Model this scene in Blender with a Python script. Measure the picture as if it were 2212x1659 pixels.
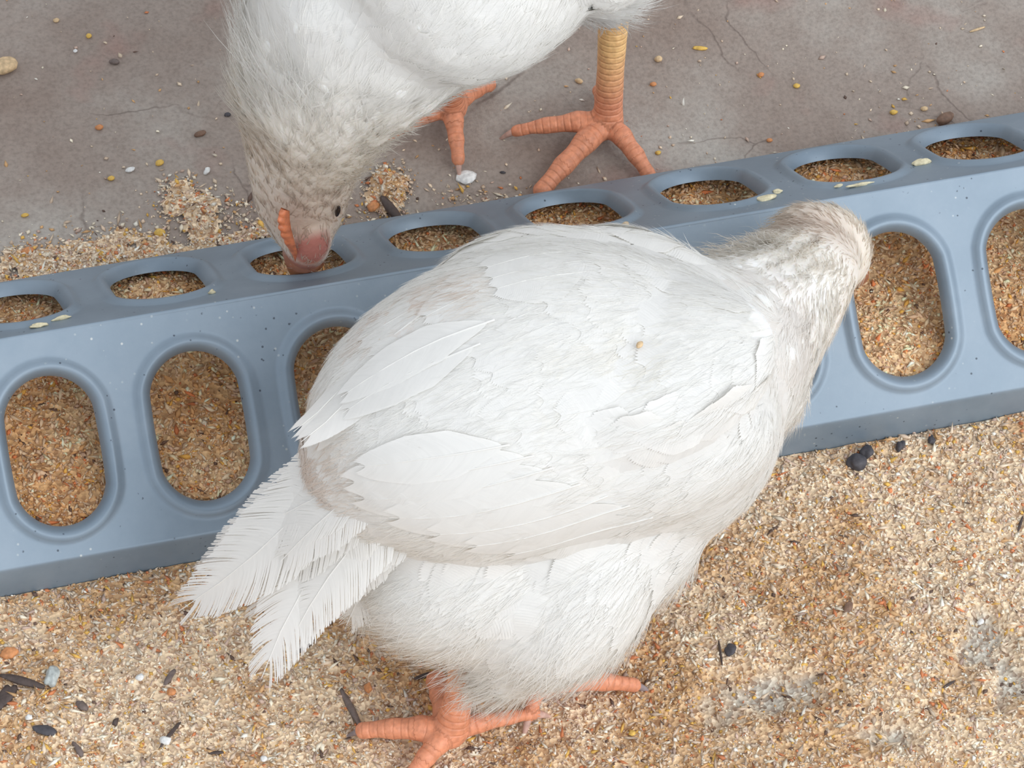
import bpy, math, random
import numpy as np
from mathutils import Vector, Matrix
from mathutils.bvhtree import BVHTree
rng = np.random.default_rng(7); random.seed(7)
SC = bpy.context.scene
for o in list(bpy.data.objects): bpy.data.objects.remove(o)
COL = SC.collection

# ---------------------------------------------------------------- camera
PSI, PHI, ROLL, DIST, FPX = 0.34196938, 0.91544429, 0.10197867, 1.3, 9947.138
W0, H0 = 2212, 1659
_d = np.array([math.sin(PSI)*math.cos(PHI), math.cos(PSI)*math.cos(PHI), -math.sin(PHI)])
_r = np.array([math.cos(PSI), -math.sin(PSI), 0.0]); _u = np.cross(_r, _d)
_R = math.cos(ROLL)*_r + math.sin(ROLL)*_u; _U = -math.sin(ROLL)*_r + math.cos(ROLL)*_u
_C = np.array([0.02218119, -0.00825153, 0.0]) - DIST*_d
cam_data = bpy.data.cameras.new('camera'); cam = bpy.data.objects.new('camera', cam_data); COL.objects.link(cam)
cam_data.sensor_width = 36; cam_data.lens = FPX/W0*36; cam_data.clip_start = 0.05; cam_data.clip_end = 50
cam.matrix_world = Matrix([[_R[0], _U[0], -_d[0], _C[0]], [_R[1], _U[1], -_d[1], _C[1]], [_R[2], _U[2], -_d[2], _C[2]], [0, 0, 0, 1]])
SC.camera = cam
def ray(px, py):
    v = _d + (px-W0/2)/FPX*_R - (py-H0/2)/FPX*_U
    return v/np.linalg.norm(v)
def at(px, py, z):
    """the point of the place at height z that stands at this spot of the photograph"""
    v = ray(px, py); return _C + v*((z-_C[2])/v[2])

# ---------------------------------------------------------------- light
SC.view_settings.view_transform = 'Standard'; SC.view_settings.look = 'None'
SC.view_settings.gamma = 1.0; SC.view_settings.use_curve_mapping = False
SC.view_settings.exposure = 0.0
world = bpy.data.worlds.new('world'); SC.world = world; world.use_nodes = True
wn = world.node_tree.nodes; wl = world.node_tree.links
bg = wn['Background']; bg.inputs['Strength'].default_value = 1.0
tc = wn.new('ShaderNodeTexCoord'); sep = wn.new('ShaderNodeSeparateXYZ'); wl.new(tc.outputs['Generated'], sep.inputs[0])
dot = wn.new('ShaderNodeVectorMath'); dot.operation = 'DOT_PRODUCT'; wl.new(tc.outputs['Generated'], dot.inputs[0])
LD = np.array([0.46, -0.70, 0.62]); LD = LD/np.linalg.norm(LD)
dot.inputs[1].default_value = LD.tolist()
wr = wn.new('ShaderNodeValToRGB'); wl.new(dot.outputs['Value'], wr.inputs[0])
wr.color_ramp.elements[0].position = 0.0; wr.color_ramp.elements[0].color = (0.72, 0.745, 0.78, 1)
wr.color_ramp.elements[1].position = 1.0; wr.color_ramp.elements[1].color = (1.05, 1.15, 1.28, 1)
wl.new(wr.outputs[0], bg.inputs[0])
sun = bpy.data.lights.new('daylight', 'SUN'); sun.energy = 1.5; sun.angle = math.radians(55); sun.color = (1.0, 0.985, 0.955)
so = bpy.data.objects.new('daylight', sun); COL.objects.link(so)
so.rotation_euler = Vector((-LD).tolist()).to_track_quat('-Z', 'Y').to_euler()

# ---------------------------------------------------------------- helpers
def link(name, me, mat=None, parent=None, origin=None, smooth=True):
    o = bpy.data.objects.new(name, me); COL.objects.link(o)
    if mat is not None:
        for m in (mat if isinstance(mat, (list, tuple)) else [mat]): me.materials.append(m)
    if parent is not None:
        o.parent = parent
    if smooth: me.polygons.foreach_set('use_smooth', [True]*len(me.polygons))
    return o
def mesh_np(name, V, F, off=None, col=None, attrs=None):
    """F: (n,3) or (n,4) int array"""
    me = bpy.data.meshes.new(name)
    V = np.asarray(V, dtype=np.float32)
    if off is not None: V = V - np.asarray(off, dtype=np.float32)
    F = np.asarray(F, dtype=np.int32); n, k = F.shape
    me.vertices.add(len(V)); me.vertices.foreach_set('co', V.ravel())
    me.loops.add(n*k); me.loops.foreach_set('vertex_index', F.ravel())
    me.polygons.add(n); me.polygons.foreach_set('loop_start', np.arange(0, n*k, k, dtype=np.int32))
    me.polygons.foreach_set('loop_total', np.full(n, k, dtype=np.int32))
    me.update(calc_edges=True)
    if col is not None:
        a = me.color_attributes.new('Col', 'FLOAT_COLOR', 'POINT')
        c = np.ones((len(V), 4), dtype=np.float32); c[:, :3] = col; a.data.foreach_set('color', c.ravel())
    for k_, v_ in (attrs or {}).items():
        a = me.attributes.new(k_, 'FLOAT', 'POINT'); a.data.foreach_set('value', np.asarray(v_, dtype=np.float32))
    return me
def tag(o, label=None, cat=None, group=None, kind=None):
    if label: o['label'] = label
    if cat: o['category'] = cat
    if group: o['group'] = group
    if kind: o['kind'] = kind
    return o
def empty(name, loc, label, cat, group=None):
    o = bpy.data.objects.new(name, None); COL.objects.link(o); o.location = loc; o.empty_display_size = 0.01
    return tag(o, label, cat, group)
def nrm(v):
    v = np.asarray(v, float); return v/(np.linalg.norm(v, axis=-1, keepdims=True)+1e-12)
_P = rng.random((3, 64, 2))
def vnoise(x, y, s, seed=0):
    """smooth 2-D value noise 0..1 (numpy)"""
    r = np.random.default_rng(seed); T = r.random((128, 128))
    x = np.asarray(x)/s+1000.5; y = np.asarray(y)/s+1000.5
    xi = np.floor(x).astype(int); yi = np.floor(y).astype(int); fx = x-xi; fy = y-yi
    fx = fx*fx*(3-2*fx); fy = fy*fy*(3-2*fy); a = lambda i, j: T[(xi+i) % 128, (yi+j) % 128]
    return (a(0, 0)*(1-fx)+a(1, 0)*fx)*(1-fy)+(a(0, 1)*(1-fx)+a(1, 1)*fx)*fy
def fbm(x, y, s, seed=0, n=4):
    t = 0; w = 0; k = 1
    for i in range(n):
        t = t+k*vnoise(x, y, s/2**i, seed+i); w += k; k *= 0.55
    return t/w

# ---------------------------------------------------------------- materials
def mat(name):
    m = bpy.data.materials.new(name); m.use_nodes = True
    return m, m.node_tree.nodes, m.node_tree.links, m.node_tree.nodes['Principled BSDF']
def N(ns, t, **kw):
    n = ns.new(t)
    for k, v in kw.items():
        if k in n.inputs: n.inputs[k].default_value = v
        else: setattr(n, k, v)
    return n
def ramp(ns, stops):
    r = ns.new('ShaderNodeValToRGB'); e = r.color_ramp.elements
    while len(e) < len(stops): e.new(0.5)
    for i, (p, c) in enumerate(stops):
        e[i].position = p; e[i].color = (*c, 1) if len(c) == 3 else c
    return r

def feather_material(name, transl=0.25, bump=0.0):
    m, ns, ls, b = mat(name)
    at_ = N(ns, 'ShaderNodeAttribute', attribute_name='Col')
    ls.new(at_.outputs['Color'], b.inputs['Base Color'])
    b.inputs['Roughness'].default_value = 0.65; b.inputs['Specular IOR Level'].default_value = 0.25
    b.inputs['Sheen Weight'].default_value = 0.15; b.inputs['Sheen Roughness'].default_value = 0.5
    out = ns['Material Output']
    if transl:
        t = N(ns, 'ShaderNodeBsdfTranslucent'); ls.new(at_.outputs['Color'], t.inputs['Color'])
        mx = N(ns, 'ShaderNodeMixShader'); mx.inputs[0].default_value = transl
        ls.new(b.outputs[0], mx.inputs[1]); ls.new(t.outputs[0], mx.inputs[2]); ls.new(mx.outputs[0], out.inputs[0])
    return m
M_FEATHER = feather_material('white_feather', 0.35)
M_FUZZ = feather_material('cream_fuzz', 0.5)
SC.cycles.max_bounces = 16; SC.cycles.diffuse_bounces = 10; SC.cycles.transmission_bounces = 10

def body_material():
    m, ns, ls, b = mat('chicken_body')
    a = N(ns, 'ShaderNodeAttribute', attribute_name='Col')
    skin = N(ns, 'ShaderNodeAttribute', attribute_name='skin'); sc = N(ns, 'ShaderNodeAttribute', attribute_name='scute')
    tcn = N(ns, 'ShaderNodeTexCoord')
    nz = N(ns, 'ShaderNodeTexNoise', Scale=600.0, Detail=4.0); ls.new(tcn.outputs['Object'], nz.inputs['Vector'])
    mulc = N(ns, 'ShaderNodeMix', data_type='RGBA', blend_type='MULTIPLY'); mulc.inputs['Factor'].default_value = 1.0
    rp = ramp(ns, [(0.3, (0.80, 0.76, 0.72)), (0.7, (1.12, 1.10, 1.06))]); ls.new(nz.outputs['Fac'], rp.inputs[0])
    mixs = N(ns, 'ShaderNodeMix', data_type='RGBA'); ls.new(skin.outputs['Fac'], mixs.inputs['Factor'])
    mixs.inputs[6].default_value = (1, 1, 1, 1); ls.new(rp.outputs[0], mixs.inputs[7])
    ls.new(a.outputs['Color'], mulc.inputs[6]); ls.new(mixs.outputs[2], mulc.inputs[7]); ls.new(mulc.outputs[2], b.inputs['Base Color'])
    # scutes: rings along the leg, from the stored distance along the bone
    m1 = N(ns, 'ShaderNodeMath', operation='MULTIPLY'); m1.inputs[1].default_value = 1/0.0021; ls.new(sc.outputs['Fac'], m1.inputs[0])
    fr = N(ns, 'ShaderNodeMath', operation='FRACT'); ls.new(m1.outputs[0], fr.inputs[0])
    rr = ramp(ns, [(0.0, (0, 0, 0)), (0.25, (1, 1, 1)), (0.8, (0.8, 0.8, 0.8)), (1.0, (0, 0, 0))]); ls.new(fr.outputs[0], rr.inputs[0])
    mm = N(ns, 'ShaderNodeMath', operation='MULTIPLY'); ls.new(rr.outputs[0], mm.inputs[0]); ls.new(skin.outputs['Fac'], mm.inputs[1])
    bm_ = N(ns, 'ShaderNodeBump', Strength=0.6, Distance=0.0004); ls.new(mm.outputs[0], bm_.inputs['Height'])
    vz = N(ns, 'ShaderNodeTexVoronoi', Scale=700.0); ls.new(tcn.outputs['Object'], vz.inputs['Vector'])
    b2 = N(ns, 'ShaderNodeBump', Strength=0.25, Distance=0.0004); ls.new(vz.outputs['Distance'], b2.inputs['Height']); ls.new(bm_.outputs[0], b2.inputs['Normal'])
    ls.new(b2.outputs[0], b.inputs['Normal'])
    b.inputs['Roughness'].default_value = 0.5
    b.inputs['Subsurface Weight'].default_value = 0.12; b.inputs['Subsurface Radius'].default_value = (0.003, 0.0012, 0.0006); b.inputs['Subsurface Scale'].default_value = 1.0
    return m
M_BODY = body_material()

def plain(name, color, rough=0.5, bump=None, noise=None, metallic=0.0, sss=0.0):
    m, ns, ls, b = mat(name)
    tcn = N(ns, 'ShaderNodeTexCoord')
    nz = N(ns, 'ShaderNodeTexNoise', Scale=noise or 300.0, Detail=4.0); ls.new(tcn.outputs['Object'], nz.inputs['Vector'])
    c0 = tuple(max(0, c*0.72) for c in color); c1 = tuple(min(1, c*1.25) for c in color)
    r = ramp(ns, [(0.3, c0), (0.7, c1)]); ls.new(nz.outputs['Fac'], r.inputs[0]); ls.new(r.outputs[0], b.inputs['Base Color'])
    b.inputs['Roughness'].default_value = rough; b.inputs['Metallic'].default_value = metallic
    if sss:
        b.inputs['Subsurface Weight'].default_value = sss; b.inputs['Subsurface Radius'].default_value = (0.003, 0.001, 0.0005); b.inputs['Subsurface Scale'].default_value = 1.0
    if bump:
        bm_ = N(ns, 'ShaderNodeBump', Strength=0.6, Distance=bump); ls.new(nz.outputs['Fac'], bm_.inputs['Height']); ls.new(bm_.outputs[0], b.inputs['Normal'])
    return m
M_BEAK = plain('horn_beak', (0.40, 0.15, 0.08), 0.38, 0.0002, 250)
M_COMB = plain('comb_skin', (0.62, 0.20, 0.09), 0.45, 0.0004, 500, sss=0.15)
M_CLAW = plain('claw_horn', (0.30, 0.24, 0.24), 0.4, 0.0001, 400)
M_CLAW_PALE = plain('claw_horn_pale', (0.62, 0.40, 0.33), 0.4, 0.0001, 400)
M_EYE = plain('eye_dark', (0.02, 0.012, 0.01), 0.1)

def metal_material():
    m, ns, ls, b = mat('galvanised_sheet')
    tcn = N(ns, 'ShaderNodeTexCoord')
    nz = N(ns, 'ShaderNodeTexNoise', Scale=38.0, Detail=6.0, Roughness=0.6); ls.new(tcn.outputs['Object'], nz.inputs['Vector'])
    r = ramp(ns, [(0.3, (0.20, 0.258, 0.316)), (0.5, (0.236, 0.298, 0.360)), (0.72, (0.285, 0.347, 0.410))]); ls.new(nz.outputs['Fac'], r.inputs[0])
    # tiny dark pits and pale dust specks
    v = N(ns, 'ShaderNodeTexVoronoi', Scale=420.0); ls.new(tcn.outputs['Object'], v.inputs['Vector'])
    rp = ramp(ns, [(0.0, (0.30, 0.30, 0.32)), (0.11, (0.35, 0.35, 0.37)), (0.16, (1, 1, 1))]); ls.new(v.outputs['Distance'], rp.inputs[0])
    n2 = N(ns, 'ShaderNodeTexNoise', Scale=260.0, Detail=2.0); ls.new(tcn.outputs['Object'], n2.inputs['Vector'])
    r2 = ramp(ns, [(0.55, (0, 0, 0)), (0.60, (1, 1, 1))]); ls.new(n2.outputs['Fac'], r2.inputs[0])
    mx = N(ns, 'ShaderNodeMix', data_type='RGBA', blend_type='MULTIPLY'); ls.new(r2.outputs[0], mx.inputs['Factor'])
    ls.new(r.outputs[0], mx.inputs[6]); ls.new(rp.outputs[0], mx.inputs[7])
    v2 = N(ns, 'ShaderNodeTexVoronoi', Scale=330.0); ls.new(tcn.outputs['Object'], v2.inputs['Vector'])
    r3 = ramp(ns, [(0.07, (1, 1, 1)), (0.14, (0, 0, 0))]); ls.new(v2.outputs['Distance'], r3.inputs[0])
    n3 = N(ns, 'ShaderNodeTexNoise', Scale=45.0, Detail=3.0); ls.new(tcn.outputs['Object'], n3.inputs['Vector'])
    r4 = ramp(ns, [(0.5, (0, 0, 0)), (0.62, (0.6, 0.6, 0.6))]); ls.new(n3.outputs['Fac'], r4.inputs[0])
    mu = N(ns, 'ShaderNodeMath', operation='MULTIPLY'); ls.new(r3.outputs[0], mu.inputs[0]); ls.new(r4.outputs[0], mu.inputs[1])
    mx2 = N(ns, 'ShaderNodeMix', data_type='RGBA'); ls.new(mu.outputs[0], mx2.inputs['Factor']); ls.new(mx.outputs[2], mx2.inputs[6]); mx2.inputs[7].default_value = (0.72, 0.72, 0.68, 1)
    ls.new(mx2.outputs[2], b.inputs['Base Color'])
    b.inputs['Metallic'].default_value = 0.35; b.inputs['Roughness'].default_value = 0.42
    rr = ramp(ns, [(0.2, (0.40, 0.40, 0.40)), (0.8, (0.55, 0.55, 0.55))]); ls.new(nz.outputs['Fac'], rr.inputs[0]); ls.new(rr.outputs[0], b.inputs['Roughness'])
    bp = N(ns, 'ShaderNodeBump', Strength=0.12, Distance=0.0003)
    n4 = N(ns, 'ShaderNodeTexNoise', Scale=500.0, Detail=3.0); ls.new(tcn.outputs['Object'], n4.inputs['Vector'])
    ls.new(n4.outputs['Fac'], bp.inputs['Height']); ls.new(bp.outputs[0], b.inputs['Normal'])
    return m
M_METAL = metal_material()

def floor_material():
    m, ns, ls, b = mat('worn_concrete')
    tcn = N(ns, 'ShaderNodeTexCoord')
    nz = N(ns, 'ShaderNodeTexNoise', Scale=11.0, Detail=8.0, Roughness=0.62); ls.new(tcn.outputs['Object'], nz.inputs['Vector'])
    r = ramp(ns, [(0.32, (0.245, 0.182, 0.148)), (0.48, (0.31, 0.255, 0.218)), (0.62, (0.41, 0.375, 0.335))]); ls.new(nz.outputs['Fac'], r.inputs[0])
    # reddish scuffs
    n2 = N(ns, 'ShaderNodeTexNoise', Scale=26.0, Detail=3.0); ls.new(tcn.outputs['Object'], n2.inputs['Vector'])
    r2 = ramp(ns, [(0.60, (0, 0, 0)), (0.74, (0.55, 0.55, 0.55))]); ls.new(n2.outputs['Fac'], r2.inputs[0])
    mx = N(ns, 'ShaderNodeMix', data_type='RGBA'); ls.new(r2.outputs[0], mx.inputs['Factor']); ls.new(r.outputs[0], mx.inputs[6]); mx.inputs[7].default_value = (0.33, 0.15, 0.12, 1)
    # hairline cracks
    dn = N(ns, 'ShaderNodeTexNoise', Scale=45.0, Detail=4.0); ls.new(tcn.outputs['Object'], dn.inputs['Vector'])
    vm = N(ns, 'ShaderNodeVectorMath', operation='MULTIPLY_ADD'); ls.new(dn.outputs['Color'], vm.inputs[0]); vm.inputs[1].default_value = (0.018, 0.018, 0); ls.new(tcn.outputs['Object'], vm.inputs[2])
    v = N(ns, 'ShaderNodeTexVoronoi', Scale=21.0, feature='DISTANCE_TO_EDGE'); ls.new(vm.outputs[0], v.inputs['Vector'])
    r3 = ramp(ns, [(0.0, (0.8, 0.8, 0.8)), (0.004, (0.5, 0.5, 0.5)), (0.008, (0, 0, 0))]); ls.new(v.outputs['Distance'], r3.inputs[0])
    n5 = N(ns, 'ShaderNodeTexNoise', Scale=30.0, Detail=2.0); ls.new(tcn.outputs['Object'], n5.inputs['Vector'])
    r5 = ramp(ns, [(0.47, (0, 0, 0)), (0.6, (0.8, 0.8, 0.8))]); ls.new(n5.outputs['Fac'], r5.inputs[0])
    mk = N(ns, 'ShaderNodeMath', operation='MULTIPLY'); ls.new(r3.outputs[0], mk.inputs[0]); ls.new(r5.outputs[0], mk.inputs[1])
    mx2 = N(ns, 'ShaderNodeMix', data_type='RGBA'); ls.new(mk.outputs[0], mx2.inputs['Factor']); ls.new(mx.outputs[2], mx2.inputs[6]); mx2.inputs[7].default_value = (0.16, 0.12, 0.10, 1)
    # speckle: sand grains, dark and pale
    v4 = N(ns, 'ShaderNodeTexNoise', Scale=900.0, Detail=2.0); ls.new(tcn.outputs['Object'], v4.inputs['Vector'])
    r6 = ramp(ns, [(0.3, (0.85, 0.84, 0.83)), (0.5, (1, 1, 1)), (0.72, (1.12, 1.11, 1.10))]); ls.new(v4.outputs['Fac'], r6.inputs[0])
    mx3 = N(ns, 'ShaderNodeMix', data_type='RGBA', blend_type='MULTIPLY'); mx3.inputs['Factor'].default_value = 1.0; ls.new(mx2.outputs[2], mx3.inputs[6]); ls.new(r6.outputs[0], mx3.inputs[7])
    ls.new(mx3.outputs[2], b.inputs['Base Color']); b.inputs['Roughness'].default_value = 0.75
    bp = N(ns, 'ShaderNodeBump', Strength=0.5, Distance=0.0006)
    ad = N(ns, 'ShaderNodeMath', operation='SUBTRACT'); ls.new(v4.outputs['Fac'], ad.inputs[0]); ls.new(mk.outputs[0], ad.inputs[1])
    ls.new(ad.outputs[0], bp.inputs['Height']); ls.new(bp.outputs[0], b.inputs['Normal'])
    return m
M_FLOOR = floor_material()

def litter_material():
    m, ns, ls, b = mat('ground_feed')
    a = N(ns, 'ShaderNodeAttribute', attribute_name='Col'); tcn = N(ns, 'ShaderNodeTexCoord')
    v = N(ns, 'ShaderNodeTexVoronoi', Scale=900.0); ls.new(tcn.outputs['Object'], v.inputs['Vector'])
    sp = N(ns, 'ShaderNodeSeparateColor'); ls.new(v.outputs['Color'], sp.inputs[0])
    r = ramp(ns, [(0.0, (0.60, 0.45, 0.36)), (0.35, (0.95, 0.9, 0.85)), (0.7, (1.2, 1.15, 1.05)), (0.95, (1.5, 1.5, 1.45))]); ls.new(sp.outputs[0], r.inputs[0])
    mx = N(ns, 'ShaderNodeMix', data_type='RGBA', blend_type='MULTIPLY'); mx.inputs['Factor'].default_value = 1.0
    ls.new(a.outputs['Color'], mx.inputs[6]); ls.new(r.outputs[0], mx.inputs[7]); ls.new(mx.outputs[2], b.inputs['Base Color'])
    bp = N(ns, 'ShaderNodeBump', Strength=0.8, Distance=0.0008); ls.new(v.outputs['Distance'], bp.inputs['Height']); ls.new(bp.outputs[0], b.inputs['Normal'])
    b.inputs['Roughness'].default_value = 0.85
    return m
M_LITTER = litter_material()
def vcol_material(name, rough=0.7):
    m, ns, ls, b = mat(name)
    a = N(ns, 'ShaderNodeAttribute', attribute_name='Col'); ls.new(a.outputs['Color'], b.inputs['Base Color']); b.inputs['Roughness'].default_value = rough
    return m
M_GRAIN = vcol_material('feed_grains', 0.75)

# ---------------------------------------------------------------- floor
FZ = -0.004
me = bpy.data.meshes.new('floor'); s = 1.6
me.from_pydata([(-s, -s, FZ), (s, -s, FZ), (s, s, FZ), (-s, s, FZ)], [], [(0, 1, 2, 3)])
floor = link('floor', me, M_FLOOR, smooth=False); floor['kind'] = 'structure'

# ---------------------------------------------------------------- feeder
TH, LS, S0, HL, HW, LH = 0.6578196, 0.0615523, 0.0291965, 0.0207037, 0.0126460, 0.0117929
XO, XF, PITCH = -0.1116507, -0.1124887, 0.04
CT, ST = math.cos(TH), math.sin(TH)
def stadium(t, hw, hl):
    ct, st = np.cos(t), np.sin(t)
    return hw*ct, hw*st+np.clip(st*5, -1, 1)*(hl-hw)
K0, K1 = -4, 10
def slope_face(side, xo):
    """one pressed slope of the lid with a row of holes; s runs from the lip up to the ridge"""
    V = []; F = []; n = 96; s_lo, s_hi = 0.0008, LS-0.0009
    t = np.linspace(0, 2*np.pi, n+1)[:-1]+np.pi/n
    prof = [(-0.0003, -0.0022), (0.0, -0.0012), (0.0006, -0.0001), (0.0013, 0.00075), (0.0021, 0.00125), (0.0029, 0.0012), (0.0037, 0.0006), (0.0045, 0.00015), (0.0050, 0.0), (0.0055, 0.0), (0.0060, 0.0)]
    for k in range(K0, K1):
        xc = xo+k*PITCH; base = len(V)
        for (d, h) in prof:
            x, sv = stadium(t, HW+d, HL+d)
            for a, b_ in zip(x, sv): V.append((xc+a, S0+b_, h))
        x0, x1 = -PITCH/2, PITCH/2; y0, y1 = s_lo-S0, s_hi-S0
        ring = []
        xr, yr = stadium(t, HW+0.0060, HL+0.0060)
        for a, b_ in zip(xr, yr):
            sc_ = min((x1/abs(a)) if abs(a) > 1e-9 else 1e9, (y1/b_) if b_ > 0 else (y0/b_) if b_ < 0 else 1e9)
            ring.append([a*sc_, b_*sc_])
        for cx, cy in ((x0, y0), (x1, y0), (x0, y1), (x1, y1)):
            j = min(range(n), key=lambda i: (ring[i][0]-cx)**2+(ring[i][1]-cy)**2); ring[j] = [cx, cy]
        # an intermediate flat ring keeps the shading of the flat sheet clean
        for w in (0.12, 1.0):
            for (a, b_), (c, d) in zip(zip(xr, yr), ring): V.append((xc+a+(c-a)*w, S0+b_+(d-b_)*w, 0.0))
        nr = len(prof)+2
        for i in range(nr-1):
            for j in range(n):
                q = (base+i*n+j, base+(i+1)*n+j, base+(i+1)*n+(j+1) % n, base+i*n+(j+1) % n)
                F.append(q if side < 0 else q[::-1])
    V = np.array(V); x, sv, h = V.T
    y = side*(LS*CT - sv*CT) + side*h*ST; z = LH+sv*ST+h*CT
    return np.stack([x, y, z], 1), np.array(F)
RZ = LH+LS*ST
ex0, ex1 = XO+K0*PITCH-PITCH/2-0.003, XO+(K1-1)*PITCH+PITCH/2+0.003
feeder = empty('poultry_feeder', ((ex0+ex1)/2, 0, FZ), 'long galvanised metal trough feeder with two rows of oval feeding holes', 'feeder')
FO = np.array(feeder.location)
Vs = []; Fs = []; nb = 0
for side, xo in ((-1, XO), (1, XF)):
    v, f = slope_face(side, xo); Vs.append(v); Fs.append(f+nb); nb += len(v)
def strip(pts):
    """a folded strip that runs the whole length of the lid"""
    global nb
    v = []; f = []; xs = np.linspace(XO+K0*PITCH-PITCH/2, XO+(K1-1)*PITCH+PITCH/2, 57)
    for x in xs:
        for (y, z) in pts: v.append((x, y, z))
    k = len(pts)
    for i in range(len(xs)-1):
        for j in range(k-1): f.append((i*k+j, (i+1)*k+j, (i+1)*k+j+1, i*k+j+1))
    Vs.append(np.array(v)); Fs.append(np.array(f)+nb); nb += len(v)
yy = 0.0009*CT
strip([(-yy, RZ-0.0009*ST), (-yy*0.6, RZ-0.0009*ST+0.00033), (0, RZ-0.0009*ST+0.00048), (yy*0.6, RZ-0.0009*ST+0.00033), (yy, RZ-0.0009*ST)])
for sd in (-1, 1):
    yl = sd*LS*CT; e = 0.0008
    p = [(yl-sd*e*CT, LH+e*ST), (yl-sd*0.0002, LH+0.0002), (yl, LH-0.0004), (yl+sd*0.0002, LH-0.0012), (yl+sd*0.0002, -0.0035)]
    strip(p if sd > 0 else p)
V = np.concatenate(Vs); F = np.concatenate(Fs)
lid_me = mesh_np('lid', V, F, FO)
n_slopes = len(Vs[0])+len(Vs[1])
import bmesh
bm = bmesh.new(); bm.from_mesh(lid_me); bm.verts.ensure_lookup_table(); vv = bm.verts[:]; bmesh.ops.remove_doubles(bm, verts=vv[:n_slopes], dist=0.00012); bmesh.ops.remove_doubles(bm, verts=[q for q in vv[n_slopes:] if q.is_valid], dist=0.00002); bmesh.ops.recalc_face_normals(bm, faces=bm.faces)
if sum(f.normal.z*f.calc_area() for f in bm.faces) < 0: bmesh.ops.reverse_faces(bm, faces=bm.faces)
bm.to_mesh(lid_me); bm.free()
lid = link('perforated_lid', lid_me, M_METAL, feeder)
lid_me.set_sharp_from_angle(angle=math.radians(38))
cnt_ = {}
for p_ in lid_me.polygons:
    for k_ in p_.edge_keys: cnt_[k_] = cnt_.get(k_, 0)+1
sh_ = lid_me.attributes.get('sharp_edge') or lid_me.attributes.new('sharp_edge', 'BOOLEAN', 'EDGE')
for e_ in lid_me.edges:
    if cnt_.get(tuple(sorted(e_.vertices)), 0) < 2: sh_.data[e_.index].value = True
sol = lid.modifiers.new('thickness', 'SOLIDIFY'); sol.thickness = 0.0006; sol.offset = -1
# trough pan under the lid
def box_mesh(name, x0, x1, y0, y1, z0, z1, off):
    v = [(x, y, z) for x in (x0, x1) for y in (y0, y1) for z in (z0, z1)]
    f = [(0, 1, 3, 2), (4, 6, 7, 5), (0, 4, 5, 1), (2, 3, 7, 6), (0, 2, 6, 4), (1, 5, 7, 3)]
    return mesh_np(name, v, f, off)
yl = LS*CT-0.0016
pts = [(-yl, 0.0105), (-yl, 0.002), (-yl+0.004, FZ+0.0004), (yl-0.004, FZ+0.0004), (yl, 0.002), (yl, 0.0105)]
v = []; f = []
xs = np.linspace(ex0+0.002, ex1-0.002, 40)
for x in xs:
    for (y, z) in pts: v.append((x, y, z))
for i in range(len(xs)-1):
    for j in range(5): f.append((i*6+j, (i+1)*6+j, (i+1)*6+j+1, i*6+j+1))
pan = link('trough_pan', mesh_np('trough_pan', v, f, FO), M_METAL, feeder, smooth=False)
so2 = pan.modifiers.new('t', 'SOLIDIFY'); so2.thickness = 0.0006; so2.offset = 0
for xe, s_ in ((ex0+0.0035, -1), (ex1-0.0035, 1)):
    yl2 = LS*CT+0.0001
    prof = [(-yl2, FZ+0.0005), (yl2, FZ+0.0005), (yl2, LH), (0, RZ-0.0005), (-yl2, LH)]
    v = [(xe, y, z) for y, z in prof]+[(xe+s_*0.0008, y, z) for y, z in prof]
    mm_ = bpy.data.meshes.new('end_plate')
    mm_.from_pydata([tuple(np.array(q)-FO) for q in v], [], [(0, 1, 2, 3, 4), (9, 8, 7, 6, 5)]+[(i, (i+1) % 5, (i+1) % 5+5, i+5) for i in range(5)])
    link('end_plate', mm_, M_METAL, feeder, smooth=False)

# ---------------------------------------------------------------- feed: surface + grains
def palette(n, r, warm):
    """grain colours; warm 0..1 shifts towards the brown-orange meal"""
    base = np.array([[0.72, 0.58, 0.43], [0.60, 0.46, 0.34], [0.80, 0.71, 0.56], [0.60, 0.36, 0.17], [0.70, 0.42, 0.10], [0.62, 0.22, 0.09], [0.86, 0.82, 0.72], [0.13, 0.08, 0.06], [0.55, 0.40, 0.32]])
    pc = np.array([0.28, 0.2, 0.22, 0.08, 0.035, 0.03, 0.05, 0.015, 0.09]); pw = np.array([0.2, 0.25, 0.06, 0.26, 0.07, 0.07, 0.02, 0.02, 0.05])
    u = r.random(n); out = np.zeros((n, 3))
    w = np.clip(warm, 0, 1)[:, None]; p = pc[None]*(1-w)+pw[None]*w; c = np.cumsum(p/p.sum(1, keepdims=True), 1)
    idx = np.minimum((u[:, None] > c).sum(1), len(base)-1)
    out = base[idx]*(0.80+0.44*r.random((n, 1)))*(1.07-0.14*w)
    return np.clip(out, 0, 1)
OCT_V = np.array([[1, 0, 0], [-1, 0, 0], [0, 1, 0], [0, -1, 0], [0, 0, 1], [0, 0, -1]], float)
OCT_F = np.array([[0, 2, 4], [2, 1, 4], [1, 3, 4], [3, 0, 4], [2, 0, 5], [1, 2, 5], [3, 1, 5], [0, 3, 5]])
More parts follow.
